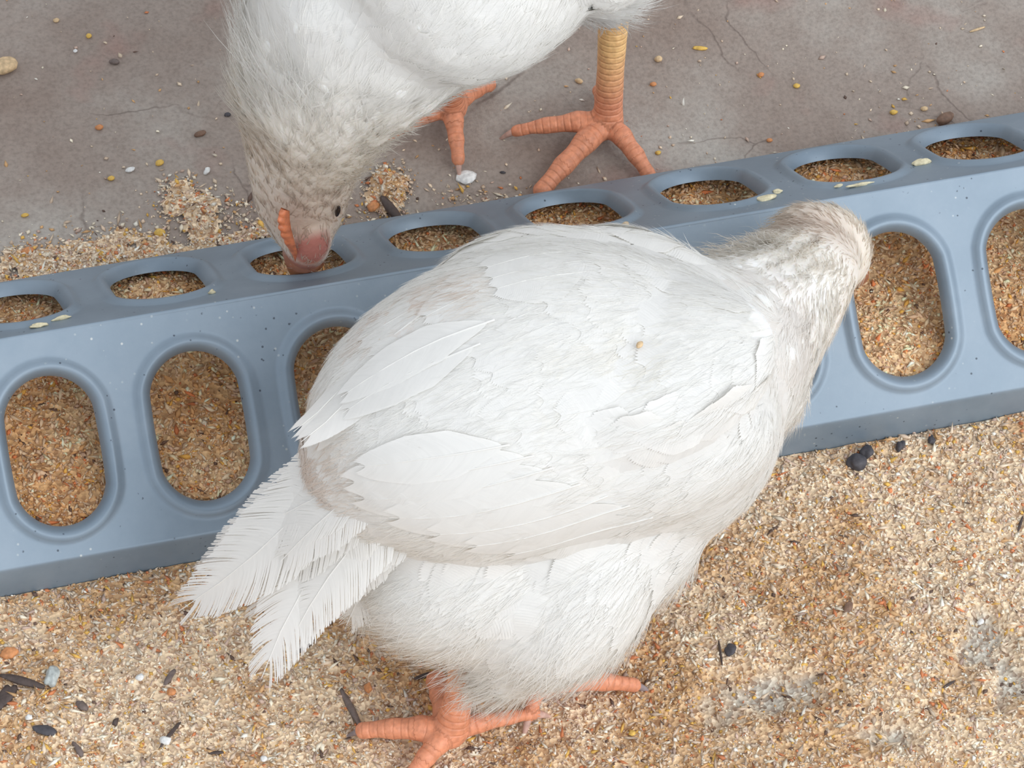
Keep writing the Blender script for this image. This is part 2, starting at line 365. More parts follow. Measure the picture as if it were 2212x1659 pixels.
def grains(P, size, col, r, long_=0.25, flat=0.5):
    n = len(P)
    v = OCT_V[None]*(0.75+0.5*r.random((n, 6, 1)))
    sc_ = np.stack([np.where(r.random(n) < long_, 2.2+1.6*r.random(n), 0.9+0.7*r.random(n)), 0.55+0.5*r.random(n), flat*(0.6+0.6*r.random(n))], 1)
    v = v*(sc_*size[:, None])[:, None, :]
    a = r.random(n)*2*np.pi; b_ = r.normal(0, 0.5, n)
    ca, sa, cb, sb = np.cos(a), np.sin(a), np.cos(b_), np.sin(b_)
    x = v[..., 0]*cb[:, None]-v[..., 2]*sb[:, None]; z = v[..., 0]*sb[:, None]+v[..., 2]*cb[:, None]; y = v[..., 1]
    v = np.stack([x*ca[:, None]-y*sa[:, None], x*sa[:, None]+y*ca[:, None], z], -1)+P[:, None, :]
    F = OCT_F[None]+(np.arange(n)*6)[:, None, None]
    return v.reshape(-1, 3), F.reshape(-1, 3), np.repeat(col, 6, 0)
def surface_grid(x0, x1, y0, y1, step, hf, cf):
    xs = np.arange(x0, x1+step, step); ys = np.arange(y0, y1+step, step); X, Y = np.meshgrid(xs, ys)
    Z = hf(X, Y); V = np.stack([X, Y, Z], -1).reshape(-1, 3); nx = len(xs); ny = len(ys)
    i = np.arange(nx-1); j = np.arange(ny-1); I, J = np.meshgrid(i, j); a = (J*nx+I).ravel()
    F = np.stack([a, a+1, a+nx+1, a+nx], 1)
    return V, F, cf(X, Y).reshape(-1, 3)

YF = -LS*CT-0.0004          # front foot of the feeder
GAPS = [(at(1650, 1505, -.003), 0.016, 0.010), (at(2125, 1400, -.003), 0.012, 0.010), (at(1925, 1600, -.003), 0.009, 0.006), (at(2200, 1490, -.003), 0.010, 0.008)]
def cover(X, Y):
    """how thick the spilt feed lies, 1 = full"""
    c = np.ones_like(X)
    for (g, rx, ry) in GAPS:
        if rx: c = np.minimum(c, 0.30+0.7*np.clip((np.hypot((X-g[0])/rx, (Y-g[1])/ry)+1.6*(fbm(X, Y, 0.006, 11)-0.5)-0.45)/0.75, 0, 1))
    return c
def litter_h(X, Y):
    h = 0.0045*(fbm(X, Y, 0.035, 3)-0.5)+0.0026*(fbm(X, Y, 0.012, 5)-0.5)+0.0012*(vnoise(X, Y, 0.0035, 9)-0.5)
    d = np.clip((YF-Y)/0.03, 0, 1)
    h = h*(0.35+0.65*d)-0.0002
    e = np.minimum(np.minimum(X+0.40, 0.40-X), Y+0.42)+0.05*(fbm(X, Y, 0.05, 15)-0.5)
    return FZ+0.0002+(h-FZ)*cover(X, Y)-0.0012*(1-cover(X, Y))-0.008*np.clip(1-e/0.03, 0, 1)
def litter_warm(X, Y):
    return np.clip((fbm(X, Y, 0.022, 21)-0.50)*6.0, -0.3, 1)*0.9+0.15
def litter_c(X, Y):
    w = litter_warm(X, Y)[..., None]
    g = np.clip((0.75-cover(X, Y))/0.4, 0, 1)[..., None]
    return ((1-w)*np.array([0.70, 0.55, 0.39])+w*np.array([0.60, 0.40, 0.23]))*(1-g)+g*np.array([0.50, 0.47, 0.42])
V, F, C = surface_grid(-0.42, 0.42, -0.44, YF, 0.0018, litter_h, litter_c)
V[:, 1] = np.minimum(V[:, 1], YF)
litter = link('spilled_feed', mesh_np('spilled_feed', V, F, None, C), M_LITTER)
tag(litter, 'deep layer of spilled ground feed covering the floor in front of the feeder', 'feed', kind='stuff')
def scatter(n, x0, x1, y0, y1, hf, wf, r, smin, smax, keep=None, long_=0.25):
    X = r.uniform(x0, x1, n); Y = r.uniform(y0, y1, n)
    if keep is not None:
        k = r.random(n) < keep(X, Y); X, Y = X[k], Y[k]; n = len(X)
    S = smin+(smax-smin)*r.random(n)**2.2
    P = np.stack([X, Y, hf(X, Y)+S*0.15+0.0002*r.random(n)], 1)
    return grains(P, S, palette(n, r, wf(X, Y)), r, long_)
r1 = np.random.default_rng(31)
def in_view(X, Y):
    V_ = np.stack([X, Y, 0*X], -1)-_C; zz = V_@_d; u_ = (V_@_R)/zz*FPX/(W0/2); v_ = (V_@_U)/zz*FPX/(H0/2)
    return np.where((np.abs(u_) < 1.12) & (np.abs(v_) < 1.15), 1.0, 0.12)
v, f, c = scatter(150000, -0.28, 0.28, -0.28, YF, litter_h, litter_warm, r1, 0.00028, 0.00085, lambda X, Y: in_view(X, Y)*(0.02+0.98*cover(X, Y)))
o = link('feed_grain_layer', mesh_np('feed_grain_layer', v, f, None, c), M_GRAIN, litter, smooth=False); o['kind'] = 'stuff'
# feed in the trough
def pan_h(X, Y):
    h = 0.0095+0.0085*np.clip(1-np.abs(Y)/yl, 0, 1)+0.0065*(fbm(X, Y, 0.03, 41)-0.35)+0.002*(fbm(X, Y, 0.009, 43)-0.5)
    h = h+0.0035*np.exp(-((X-0.128)/0.018)**2)*np.clip((-Y-0.012)/0.03, 0, 1)
    return np.minimum(h, LH-0.0028+(yl-np.abs(Y))*0.5)
def pan_warm(X, Y): return np.clip(0.40+(fbm(X, Y, 0.02, 45)-0.5)*3.0, 0, 1)
V, F, C = surface_grid(-0.31, 0.31, -yl, yl, 0.0016, pan_h, lambda X, Y: (1-pan_warm(X, Y)[..., None])*np.array([0.70, 0.49, 0.29])+pan_warm(X, Y)[..., None]*np.array([0.62, 0.36, 0.17]))
V[:, 1] = np.clip(V[:, 1], -yl+0.0006, yl-0.0006); V[:, 0] = np.clip(V[:, 0], ex0+0.004, ex1-0.004)
pf = link('feed_mash', mesh_np('feed_mash', V, F, None, C), M_LITTER)
tag(pf, 'brown ground feed filling the trough under the feeder lid', 'feed', kind='stuff')
v, f, c = scatter(36000, -0.15, 0.19, -yl+0.001, yl-0.001, pan_h, pan_warm, r1, 0.0003, 0.0009)
c = np.clip(c*np.array([1.18, 1.0, 0.82]), 0, 0.9)
o = link('feed_grain_layer', mesh_np('feed_grain_layer', v, f, None, c), M_GRAIN, pf, smooth=False); o['kind'] = 'stuff'
# ---------------------------------------------------------------- birds
ICO = {}
def ico(sub):
    if sub not in ICO:
        b_ = bmesh.new(); bmesh.ops.create_icosphere(b_, subdivisions=sub, radius=1)
        b_.verts.ensure_lookup_table(); ICO[sub] = (np.array([v.co[:] for v in b_.verts]), np.array([[v.index for v in f.verts] for f in b_.faces])); b_.free()
    return ICO[sub]
class Lump:
    """collects overlapping ellipsoids and tapered limbs that are fused into one skin"""
    def __init__(s): s.V = []; s.F = []; s.n = 0; s.torso = []; s.bones = []
    def add(s, c, R3, rad, sub=3, torso=True):
        v, f = ico(sub); c = np.asarray(c)
        M = np.asarray(R3)*np.asarray(rad)[None, :]
        s.V.append(v@M.T+c); s.F.append(f+s.n); s.n += len(v)
        if torso: s.torso.append((c, np.asarray(R3), np.asarray(rad)))
    def chain(s, pts, radii, torso=True, step=0.35, sub=2, start=0.0):
        pts = [np.asarray(p, float) for p in pts]
        for i in range(len(pts)-1):
            L = np.linalg.norm(pts[i+1]-pts[i]); n = max(2, int(L/(step*min(radii[i], radii[i+1]))))
            for k in range(n+1):
                t = k/n; r = radii[i]*(1-t)+radii[i+1]*t
                s.add(pts[i]*(1-t)+pts[i+1]*t, np.eye(3), (r, r, r), sub, False)
            if torso: s.torso.append((0.5*(pts[i]+pts[i+1]), np.eye(3), (max(radii[i:i+2]),)*3))
            else: s.bones.append((pts[i], pts[i+1], radii[i], radii[i+1], start)); start += L
def fuse(lump, voxel, it_body, it_leg):
    me = mesh_np('tmp', np.concatenate(lump.V), np.concatenate(lump.F))
    o = bpy.data.objects.new('tmp', me); COL.objects.link(o)
    md = o.modifiers.new('r', 'REMESH'); md.mode = 'VOXEL'; md.voxel_size = voxel
    dg = bpy.context.evaluated_depsgraph_get(); ev = o.evaluated_get(dg); m2 = ev.to_mesh()
    n = len(m2.vertices); V = np.zeros(n*3, np.float32); m2.vertices.foreach_get('co', V); V = V.reshape(-1, 3).astype(float)
    nf = len(m2.polygons); tot = np.zeros(nf, np.int32); m2.polygons.foreach_get('loop_total', tot)
    L = np.zeros(len(m2.loops), np.int32); m2.loops.foreach_get('vertex_index', L)
    assert (tot == 4).all(); F = L.reshape(-1, 4)
    ev.to_mesh_clear(); bpy.data.objects.remove(o); bpy.data.meshes.remove(me)
    # which vertices belong to the bare legs
    dleg = np.full(n, 1e9); sc = np.zeros(n)
    for (a, b, ra, rb, st) in lump.bones:
        ab = b-a; L2 = ab@ab; t = np.clip(((V-a)@ab)/L2, 0, 1); r = ra*(1-t)+rb*t
        d = np.linalg.norm(V-a-t[:, None]*ab, axis=1)-r
        w = d < dleg; dleg = np.where(w, d, dleg); sc = np.where(w, st+t*math.sqrt(L2), sc)
    dt = np.full(n, 1e9)
    for (c, R3, rad) in lump.torso:
        q = (V-c)@R3; k = np.linalg.norm(q/np.asarray(rad), axis=1); dt = np.minimum(dt, (k-1)*min(rad))
    skin = ((dt > 0.0015) & (dleg < 0.0022)).astype(float)
    E_ = np.concatenate([F[:, [0, 1]], F[:, [1, 2]], F[:, [2, 3]], F[:, [3, 0]]])
    deg = np.bincount(E_.ravel(), minlength=n).astype(float)[:, None]
    def avg(X):
        out = np.zeros_like(X)
        for k in range(X.shape[1]): out[:, k] = np.bincount(E_[:, 0], X[E_[:, 1], k], n)+np.bincount(E_[:, 1], X[E_[:, 0], k], n)
        return out/deg
    sm = np.clip((0.004-dt)/0.004, 0, 1)[:, None]*(1-skin[:, None])
    for i in range(it_body):
        w = sm*0.9
        if i < it_leg: w = np.maximum(w, 0.5)
        V = V+w*(avg(V)-V)
    sk = skin[:, None]
    for i in range(3): sk = 0.5*sk+0.5*avg(sk)
    return V, F, sk[:, 0], sc, dt
def frame(fwd, up=(0, 0, 1)):
    x = nrm(fwd); y = nrm(np.cross(up, x)); z = np.cross(x, y)
    return np.stack([x, y, z], 1)       # columns: along, left, up

class Skin:
    def __init__(s, V, F):
        s.bvh = BVHTree.FromPolygons(V.tolist(), F.tolist())
    def near(s, p):
        r = s.bvh.find_nearest(Vector(p)); return np.array(r[0]), np.array(r[1])
    def hit(s, px, py):
        v = ray(px, py); r = s.bvh.ray_cast(Vector(_C), Vector(v))
        if r[0] is None: return None
        return np.array(r[0]), np.array(r[1])

BP = {}
def barb_pattern(nb, seed, loose, segs=3):
    """the barbs of one feather in its own (t, u) plane: ribbons that leave the shaft forwards"""
    key = (nb, seed, loose, segs)
    if key in BP: return BP[key]
    r = np.random.default_rng(seed*17+nb); T = []; Uu = []; Hh = []; S = []
    tr = np.linspace(0.03, 0.90, nb)
    def prof(t): return np.minimum(1, (t/0.22)**0.6)*np.minimum(1, ((1.0-t)/0.50)**0.55)
    for side in (-1, 1):
        # clumps: neighbouring barbs lean together, with splits between the clumps
        cl = np.cumsum(r.random(nb) < (0.04+0.26*loose)); lean = r.normal(0, 1, cl.max()+1)[cl]*(0.002+0.04*loose)
        for i in range(nb):
            t0 = tr[i]; w = prof(min(t0+0.06, 0.985))*(1-0.02*r.random()-0.28*loose*r.random())
            adv = (0.10+0.07*(1-t0))*(0.7+0.6*w)+lean[i]+0.02*loose*r.normal()
            hw = (0.87/nb)*(0.95 if loose < 0.1 else 0.80 if loose < 0.3 else 0.66)
            row = []
            for k in range(segs+1):
                q = k/segs; c = t0+adv*(q**1.35); u = side*w*q**0.92
                th = hw*(1.0 if q < 0.6 else (1-0.75*loose if q > 0.95 else 1-0.35*loose))
                row.append((c-th, c+th, u))
            hj = r.normal(0, 1)*(0.2+1.5*loose)
            for k, (a, b_, u) in enumerate(row):
                T += [a, b_]; Uu += [u, u]; Hh += [hj*(k/segs), hj*(k/segs)+0.30]; S += [k/segs]*2
    T = np.array(T); Uu = np.array(Uu); Hh = np.array(Hh); S = np.array(S)
    F = []
    for i in range(2*nb):
        for k in range(segs):
            a = (i*(segs+1)+k)*2; F.append((a, a+1, a+3, a+2))
    BP[key] = (T, Uu, Hh, np.array(F), S)
    return BP[key]
def grid_eval(G, T, Uu):
    """G[K+1, 3(u=-1,0,1), 3]: quadratic across, linear (extrapolated) along"""
    K = G.shape[0]-1; x = np.clip(T, 0, 1.12)*K; i = np.clip(np.floor(x).astype(int), 0, K-1); f = (x-i)[:, None]
    f = f[:, :, None]; A = G[i]*(1-f)+G[i+1]*f
    u = Uu[:, None]
    return A[:, 1]+u*(A[:, 2]-A[:, 0])/2+u*u*((A[:, 2]+A[:, 0])/2-A[:, 1])
def feather_mesh(G, Nn, nb, seed, loose, col, shaft=0.00045, jit=0.00005, segs=3, colvar=0.03, shaft_col=None):
    """returns V, F, C of one feather: barb ribbons and a round shaft; G the guide grid, Nn its outward normal"""
    T, Uu, Hh, F, S = barb_pattern(nb, seed % 7, loose, segs)
    V = grid_eval(G, T, Uu)+Nn[None]*(Hh*jit)[:, None]
    r = np.random.default_rng(seed); C = np.tile(np.asarray(col, float), (len(V), 1))
    C = C*(1+colvar*np.repeat(r.normal(0, 1, 2*nb), (segs+1)*2)[:, None]*0.5)
    # shaft: 4-sided tapering tube
    K = 6; tt = np.linspace(-0.03, 0.97, K+1); cen = grid_eval(G, np.maximum(tt, 0), np.zeros(K+1)); cen[0] += (cen[0]-cen[1])*0.2
    tan = nrm(np.gradient(cen, axis=0)); side = nrm(np.cross(tan, Nn)); up = np.cross(side, tan); up = np.where((up@Nn)[:, None] < 0, -up, up)
    SV = []
    for a in range(4):
        an = a*math.pi/2+math.pi/4; rr = shaft*(1-0.75*np.clip(tt, 0, 1))[:, None]
        SV.append(cen+rr*(math.cos(an)*side+math.sin(an)*up)+up*shaft*0.25)
    SV = np.stack(SV, 1).reshape(-1, 3); SF = []
    for i in range(K):
        for a in range(4): SF.append((i*4+a, i*4+(a+1) % 4, (i+1)*4+(a+1) % 4, (i+1)*4+a))
    sc = np.clip(np.asarray(col)*1.06 if shaft_col is None else np.asarray(shaft_col), 0, 1)
    return np.concatenate([V, SV]), np.concatenate([F, np.array(SF)+len(V)]), np.clip(np.concatenate([C, np.tile(sc, (len(SV), 1))]), 0, 1)
class Acc:
    def __init__(s): s.V = []; s.F = []; s.C = []; s.n = 0
    def add(s, v, f, c): s.V.append(v); s.F.append(f+s.n); s.C.append(c); s.n += len(v)
    def mesh(s, name, off): return mesh_np(name, np.concatenate(s.V), np.concatenate(s.F), off, np.concatenate(s.C))
def surface_feather(skin, p, flowf, L, W, lift0, lift1, K=4, curl=0.0):
    """a guide grid that starts on the skin at p and follows it along the flow"""
    q, n = skin.near(p); d = flowf(q); d = nrm(d-n*(d@n)); rows = []; pos = q.copy(); n0 = n
    for k in range(K+1):
        t = k/K
        if k:
            step = pos+d*(L/K); q, n2 = skin.near(step)
            if np.linalg.norm(q-step) < 0.004+0.0: pos = q; n = nrm(0.5*n+0.5*n2)
            else: pos = step-n*0.0; n = n
            d2 = flowf(pos); d2 = nrm(d2-n*(d2@n)); d = nrm(0.5*d+0.5*d2-n*((0.5*d+0.5*d2)@n))
        c = pos+n*(lift0+(lift1-lift0)*t+curl*t*t); sd = nrm(np.cross(n, d)); row = []
        for u in (-1, 0, 1):
            if u == 0: row.append(c); continue
            e = c+sd*u*W; qe, ne = skin.near(e); h = (e-qe)@ne
            want = (lift0+(lift1-lift0)*t)*0.55
            drop = np.clip(h-want, -0.003, 0.35*W) if np.linalg.norm(e-qe) < 0.012 else 0.12*W
            row.append(e-n*max(drop, -0.001))
        rows.append(row)
    G = np.array(rows)
    return G, n0
def free_feather(p0, p1, normal, W, droop=0.0, bend=0.0, K=6, cup=0.15, mid=None):
    """a guide grid for a feather that stands free of the body"""
    p0, p1 = np.asarray(p0), np.asarray(p1); L = np.linalg.norm(p1-p0); ax = (p1-p0)/L; n = nrm(np.asarray(normal)-ax*(np.asarray(normal)@ax)); sd0 = np.cross(n, ax)
    ts = np.linspace(0, 1, K+1); cs = np.array([p0+ax*L*t+sd0*bend*L*4*t*(1-t)+np.array([0, 0, 1])*droop*L*4*t*(1-t) for t in ts])
    tan = nrm(np.gradient(cs, axis=0)); rows = []
    for c, tg in zip(cs, tan):
        nn = nrm(n-tg*(n@tg)); sd = np.cross(nn, tg); rows.append([c-sd*W-nn*cup*W, c, c+sd*W-nn*cup*W])
    return np.array(rows), n
def make_flow(guides, fallback):
    P = np.array([g[0] for g in guides]); D = np.array([g[1] for g in guides])
    def f(p):
        w = 1/(((P-p)**2).sum(1)+6e-5)**1.6; s = (w[:, None]*D).sum(0); tot = w.sum()
        w2 = 1/(0.05**2+6e-5)**1.6
        return nrm(s+w2*fallback(p))
    return f
def sample_surface(V, F, n, r):
    a = V[F[:, 0]]; b_ = V[F[:, 1]]; c = V[F[:, 2]]; d = V[F[:, 3]]
    A = np.linalg.norm(np.cross(c-a, d-b_), axis=1); idx = r.choice(len(F), n, p=A/A.sum())
    u, v = r.random((2, n)); P = ((1-u)*(1-v))[:, None]*a[idx]+(u*(1-v))[:, None]*b_[idx]+(u*v)[:, None]*c[idx]+((1-u)*v)[:, None]*d[idx]
    Nn = nrm(np.cross(c[idx]-a[idx], d[idx]-b_[idx])); return P, Nn, A.sum()

def thin(P, rad, r):
    """keep points at least rad apart (grid hash)"""
    keep = []; grid = {}; ra = rad if np.ndim(rad) else np.full(len(P), rad); cell = float(np.max(ra))
    for i, p in enumerate(P):
        k = tuple(np.floor(p/cell).astype(int)); ok = True
        for dx in (-1, 0, 1):
            for dy in (-1, 0, 1):
                for dz in (-1, 0, 1):
                    for j in grid.get((k[0]+dx, k[1]+dy, k[2]+dz), ()):
                        if ((P[j]-p)**2).sum() < ra[i]**2: ok = False; break
                    if not ok: break
                if not ok: break
            if not ok: break
        if ok: grid.setdefault(k, []).append(i); keep.append(i)
    return np.array(keep)
def strands(P, Nn, D, L, w, lift, col, r, wav=0.15, normals=None):
    """fine hair-like barbules: tapering three-sided spines that curve back towards the skin"""
    n = len(P); D = nrm(D-Nn*(D*Nn).sum(1)[:, None]); S = np.cross(Nn, D); D = nrm(D+S*r.normal(0, wav, n)[:, None])
    lf = lift*(0.6+0.8*r.random(n)); L = L*(0.65+0.7*r.random(n)); bend = r.normal(0, 0.12, n)
    V = []; K = 4
    tw = r.normal(0, 0.35, n)[:, None]; W_ = nrm(S+Nn*tw)
    for k in range(K):
        t = k/(K-1); c = P-Nn*0.0003+D*(L*t)[:, None]+Nn*(L*lf*(t-0.45*t*t))[:, None]+S*(L*bend*t*t)[:, None]
        rad = (w*(1-0.8*t))[:, None]*1.25
        if k < K-1: V += [c-W_*rad, c+W_*rad]
        else: V.append(c)
    V = np.stack(V, 1); m = V.shape[1]; F = []
    for k in range(K-2): F += [(k*2, k*2+2, k*2+3), (k*2, k*2+3, k*2+1)]
    F.append(((K-2)*2, (K-1)*2, (K-2)*2+1))
    F = np.array(F)[None]+(np.arange(n)*m)[:, None, None]
    C = np.repeat(col, m, 0)
    return V.reshape(-1, 3), F.reshape(-1, 3), C

def toe(lump, hub, tip, r0, r1, arch=0.0025, joints=3, start=0.0):
    hub, tip = np.asarray(hub), np.asarray(tip); pts = []; rad = []; m = joints*2
    for i in range(m+1):
        t = i/m; p = hub*(1-t)+tip*t; p = p+np.array([0, 0, arch*4*t*(1-t)*(1 if t < .5 else .7)])
        pts.append(p); rad.append((r0*(1-t)+r1*t)*(1.10 if i % 2 == 0 else 0.93))
    lump.chain(pts, rad, torso=False, start=start, sub=2, step=0.3)
    return nrm(pts[-1]-pts[-2]), pts[-1]
def claw(name, base, d, L, r, mat_, parent, off, down=0.5):
    d = nrm(np.asarray(d)); K = 6; V = []; F = []; side = nrm(np.cross(d, (0, 0, 1))); up = np.cross(side, d)
    for k in range(K+1):
        t = k/K; c = base+d*L*(t-0.08)-np.array([0, 0, 1])*down*L*t*t; rr = r*(1-t)**0.8+0.00005
        for a in range(8):
            an = a*math.pi/4; V.append(c+rr*math.cos(an)*side*0.85+rr*math.sin(an)*up)
    for k in range(K):
        for a in range(8): F.append((k*8+a, k*8+(a+1) % 8, (k+1)*8+(a+1) % 8, (k+1)*8+a))
    return link(name, mesh_np(name, V, F, off), mat_, parent)
WHITE = np.array([0.925, 0.915, 0.890]); CREAM = np.array([0.82, 0.755, 0.655]); SKINC = np.array([0.86, 0.35, 0.20])

# ---- the near chicken: seen from behind and above, head down at the feeder
def body_near():
    B = Lump()
    Fw = nrm(at(1620, 780, .095)-at(720, 1080, .095)); FR = frame(Fw)
    B.add(at(1130, 868, .099), FR, (.058, .040, .038))
    B.add(at(1390, 870, .086), FR, (.036, .038, .040))
    B.add(at(900, 970, .094), FR, (.030, .026, .023))
    B.add(at(1290, 985, .097), frame(at(1640, 920, .092)-at(800, 1040, .092)), (.047, .020, .024))
    B.add(at(1090, 705, .098), frame(at(1400, 590, .095)-at(720, 860, .095)), (.044, .018, .026))
    B.add(at(1125, 580, .108), frame(at(1290, 560, .1)-at(900, 640, .1)), (.0235, .0095, .011))
    B.add(at(1402, 588, .104), frame(at(1290, 550, .1)-at(1560, 650, .1)), (.0215, .0095, .011))
    B.add(at(985, 745, .120), frame(at(1200, 660, .12)-at(770, 860, .11)), (.030, .011, .008))
    B.add(at(1390, 795, .118), FR, (.036, .024, .013))
    B.add(at(1060, 1180, .062), frame(at(1400, 1080, .06)-at(900, 1280, .055)), (.037, .028, .026))
    B.add(at(1330, 1110, .064), FR, (.024, .024, .026))
    B.add(at(1215, 1230, .060), frame(at(1290, 1130, .062)-at(1110, 1440, .035)), (.031, .025, .024))
    B.chain([at(1130, 1330, .052), at(1095, 1440, .036)], [.016, .008])
    B.chain([at(1240, 1260, .052), at(1195, 1390, .033)], [.018, .008])
    B.chain([at(1530, 780, .090), at(1680, 660, .080), at(1752, 575, .070)], [.026, .0175, .0140])
    B.add(at(1779, 538, .066), frame(at(1860, 560, .05)-at(1740, 500, .07)), (.0145, .0125, .0125))
    B.add(at(1748, 524, .070), FR, (.0112, .0112, .0112))
    B.add(at(1810, 560, .058), frame(at(1868, 590, .04)-at(1760, 540, .07)), (.0120, .0085, .0095))
    B.add(at(1590, 790, .078), FR, (.020, .021, .028))
    legs = []
    # left foot (the nearer one in the picture) and right foot
    for hub, hock, toes in (((972, 1585), at(1010, 1420, .030), [((785, 1578), .0023, .0040), ((942, 1470), .0028, .0038), ((1160, 1543), .0014, .0034), ((893, 1672), .0022, .0038)]),
                            ((1168, 1478), at(1190, 1400, .030), [((1370, 1480), .0020, .0038), ((1350, 1325), .0015, .0034), ((1250, 1400), .003, .0036), ((1142, 1550), .0014, .0030)])):
        hb = at(hub[0], hub[1], .0055)
        B.chain([hock, hb*0.5+hock*0.5, hb+np.array([0, 0, .001])], [.0048, .0040, .0048], torso=False, step=0.25)
        for (tp, r1, r0) in toes:
            tipp = at(tp[0], tp[1], .0030); dd, e = toe(B, hb, tipp, r0, r1, start=0.01); legs.append((e, dd))
    return B, legs
def body_far():
    B = Lump()
    BC = at(1010, -330, .155); Fw = nrm(np.array([-0.35, -1.0, -0.12])); FR = frame(Fw)
    B.add(BC, FR, (.070, .046, .046))
    B.add(at(885, -110, .130), FR, (.042, .038, .038))
    B.add(BC-Fw*.055+np.array([0, 0, .006]), FR, (.04, .034, .030))
    sd = FR[:, 1]
    for s_ in (-1, 1): B.add(BC+sd*s_*.040-Fw*.01, FR, (.056, .015, .028))
    B.chain([at(800, 0, .130), at(690, 180, .105), at(655, 320, .080), at(650, 420, .062)], [.034, .0235, .0165, .0135])
    B.add(at(655, 445, .058), frame(at(655, 560, .03)-at(650, 430, .06)), (.0165, .0110, .0120))
    B.add(at(664, 515, .053), frame(at(660, 590, .03)-at(662, 480, .06)), (.0125, .0068, .0080))
    B.chain([at(1200, -120, .085), at(1325, -15, .056)], [.020, .0085])
    B.chain([at(1000, -60, .085), at(960, 60, .050)], [.018, .0075])
    legs = []
    for hub, hock, toes, kr in (((1312, 268), at(1328, -5, .047), [((1115, 283), .0018, .0038), ((1170, 412), .0026, .0040), ((1402, 378), .0022, .0036), ((1293, 196), .0020, .0030)], 1),
                            ((975, 235), at(965, 70, .042), [((990, 345), .0020, .0034), ((1055, 182), .0024, .0034), ((842, 292), .0018, .0032), ((930, 130), .0020, .0030)], 1)):
        hb = at(hub[0], hub[1], FZ+.0060)
        B.chain([hock, hb*0.55+hock*0.45, hb*0.85+hock*.15, hb+np.array([0, 0, .0010])], [.0049, .0042, .0044, .0050], torso=False, step=0.25)
        for (tp, r1, r0) in toes:
            tipp = at(tp[0], tp[1], FZ+.0034); dd, e = toe(B, hb, tipp, r0, r1, start=0.01); legs.append((e, dd))
    return B, legs

# ---------------------------------------------------------------- plumage
def px_of(P):
    V_ = np.atleast_2d(P)-_C; zz = V_@_d; return np.stack([W0/2+FPX*(V_@_R)/zz, H0/2-FPX*(V_@_U)/zz], 1)
def in_poly(Q, poly):
    x, y = Q[:, 0], Q[:, 1]; c = np.zeros(len(Q), bool); n = len(poly)
    for i in range(n):
        x0, y0 = poly[i]; x1, y1 = poly[(i+1) % n]
        c ^= ((y0 > y) != (y1 > y)) & (x < (x1-x0)*(y-y0)/(y1-y0+1e-9)+x0)
    return c
def seg_t(P, a, b):
    ab = b-a; t = ((P-a)@ab)/(ab@ab); d = np.linalg.norm(P-a-np.clip(t, 0, 1)[:, None]*ab, axis=1); return t, d

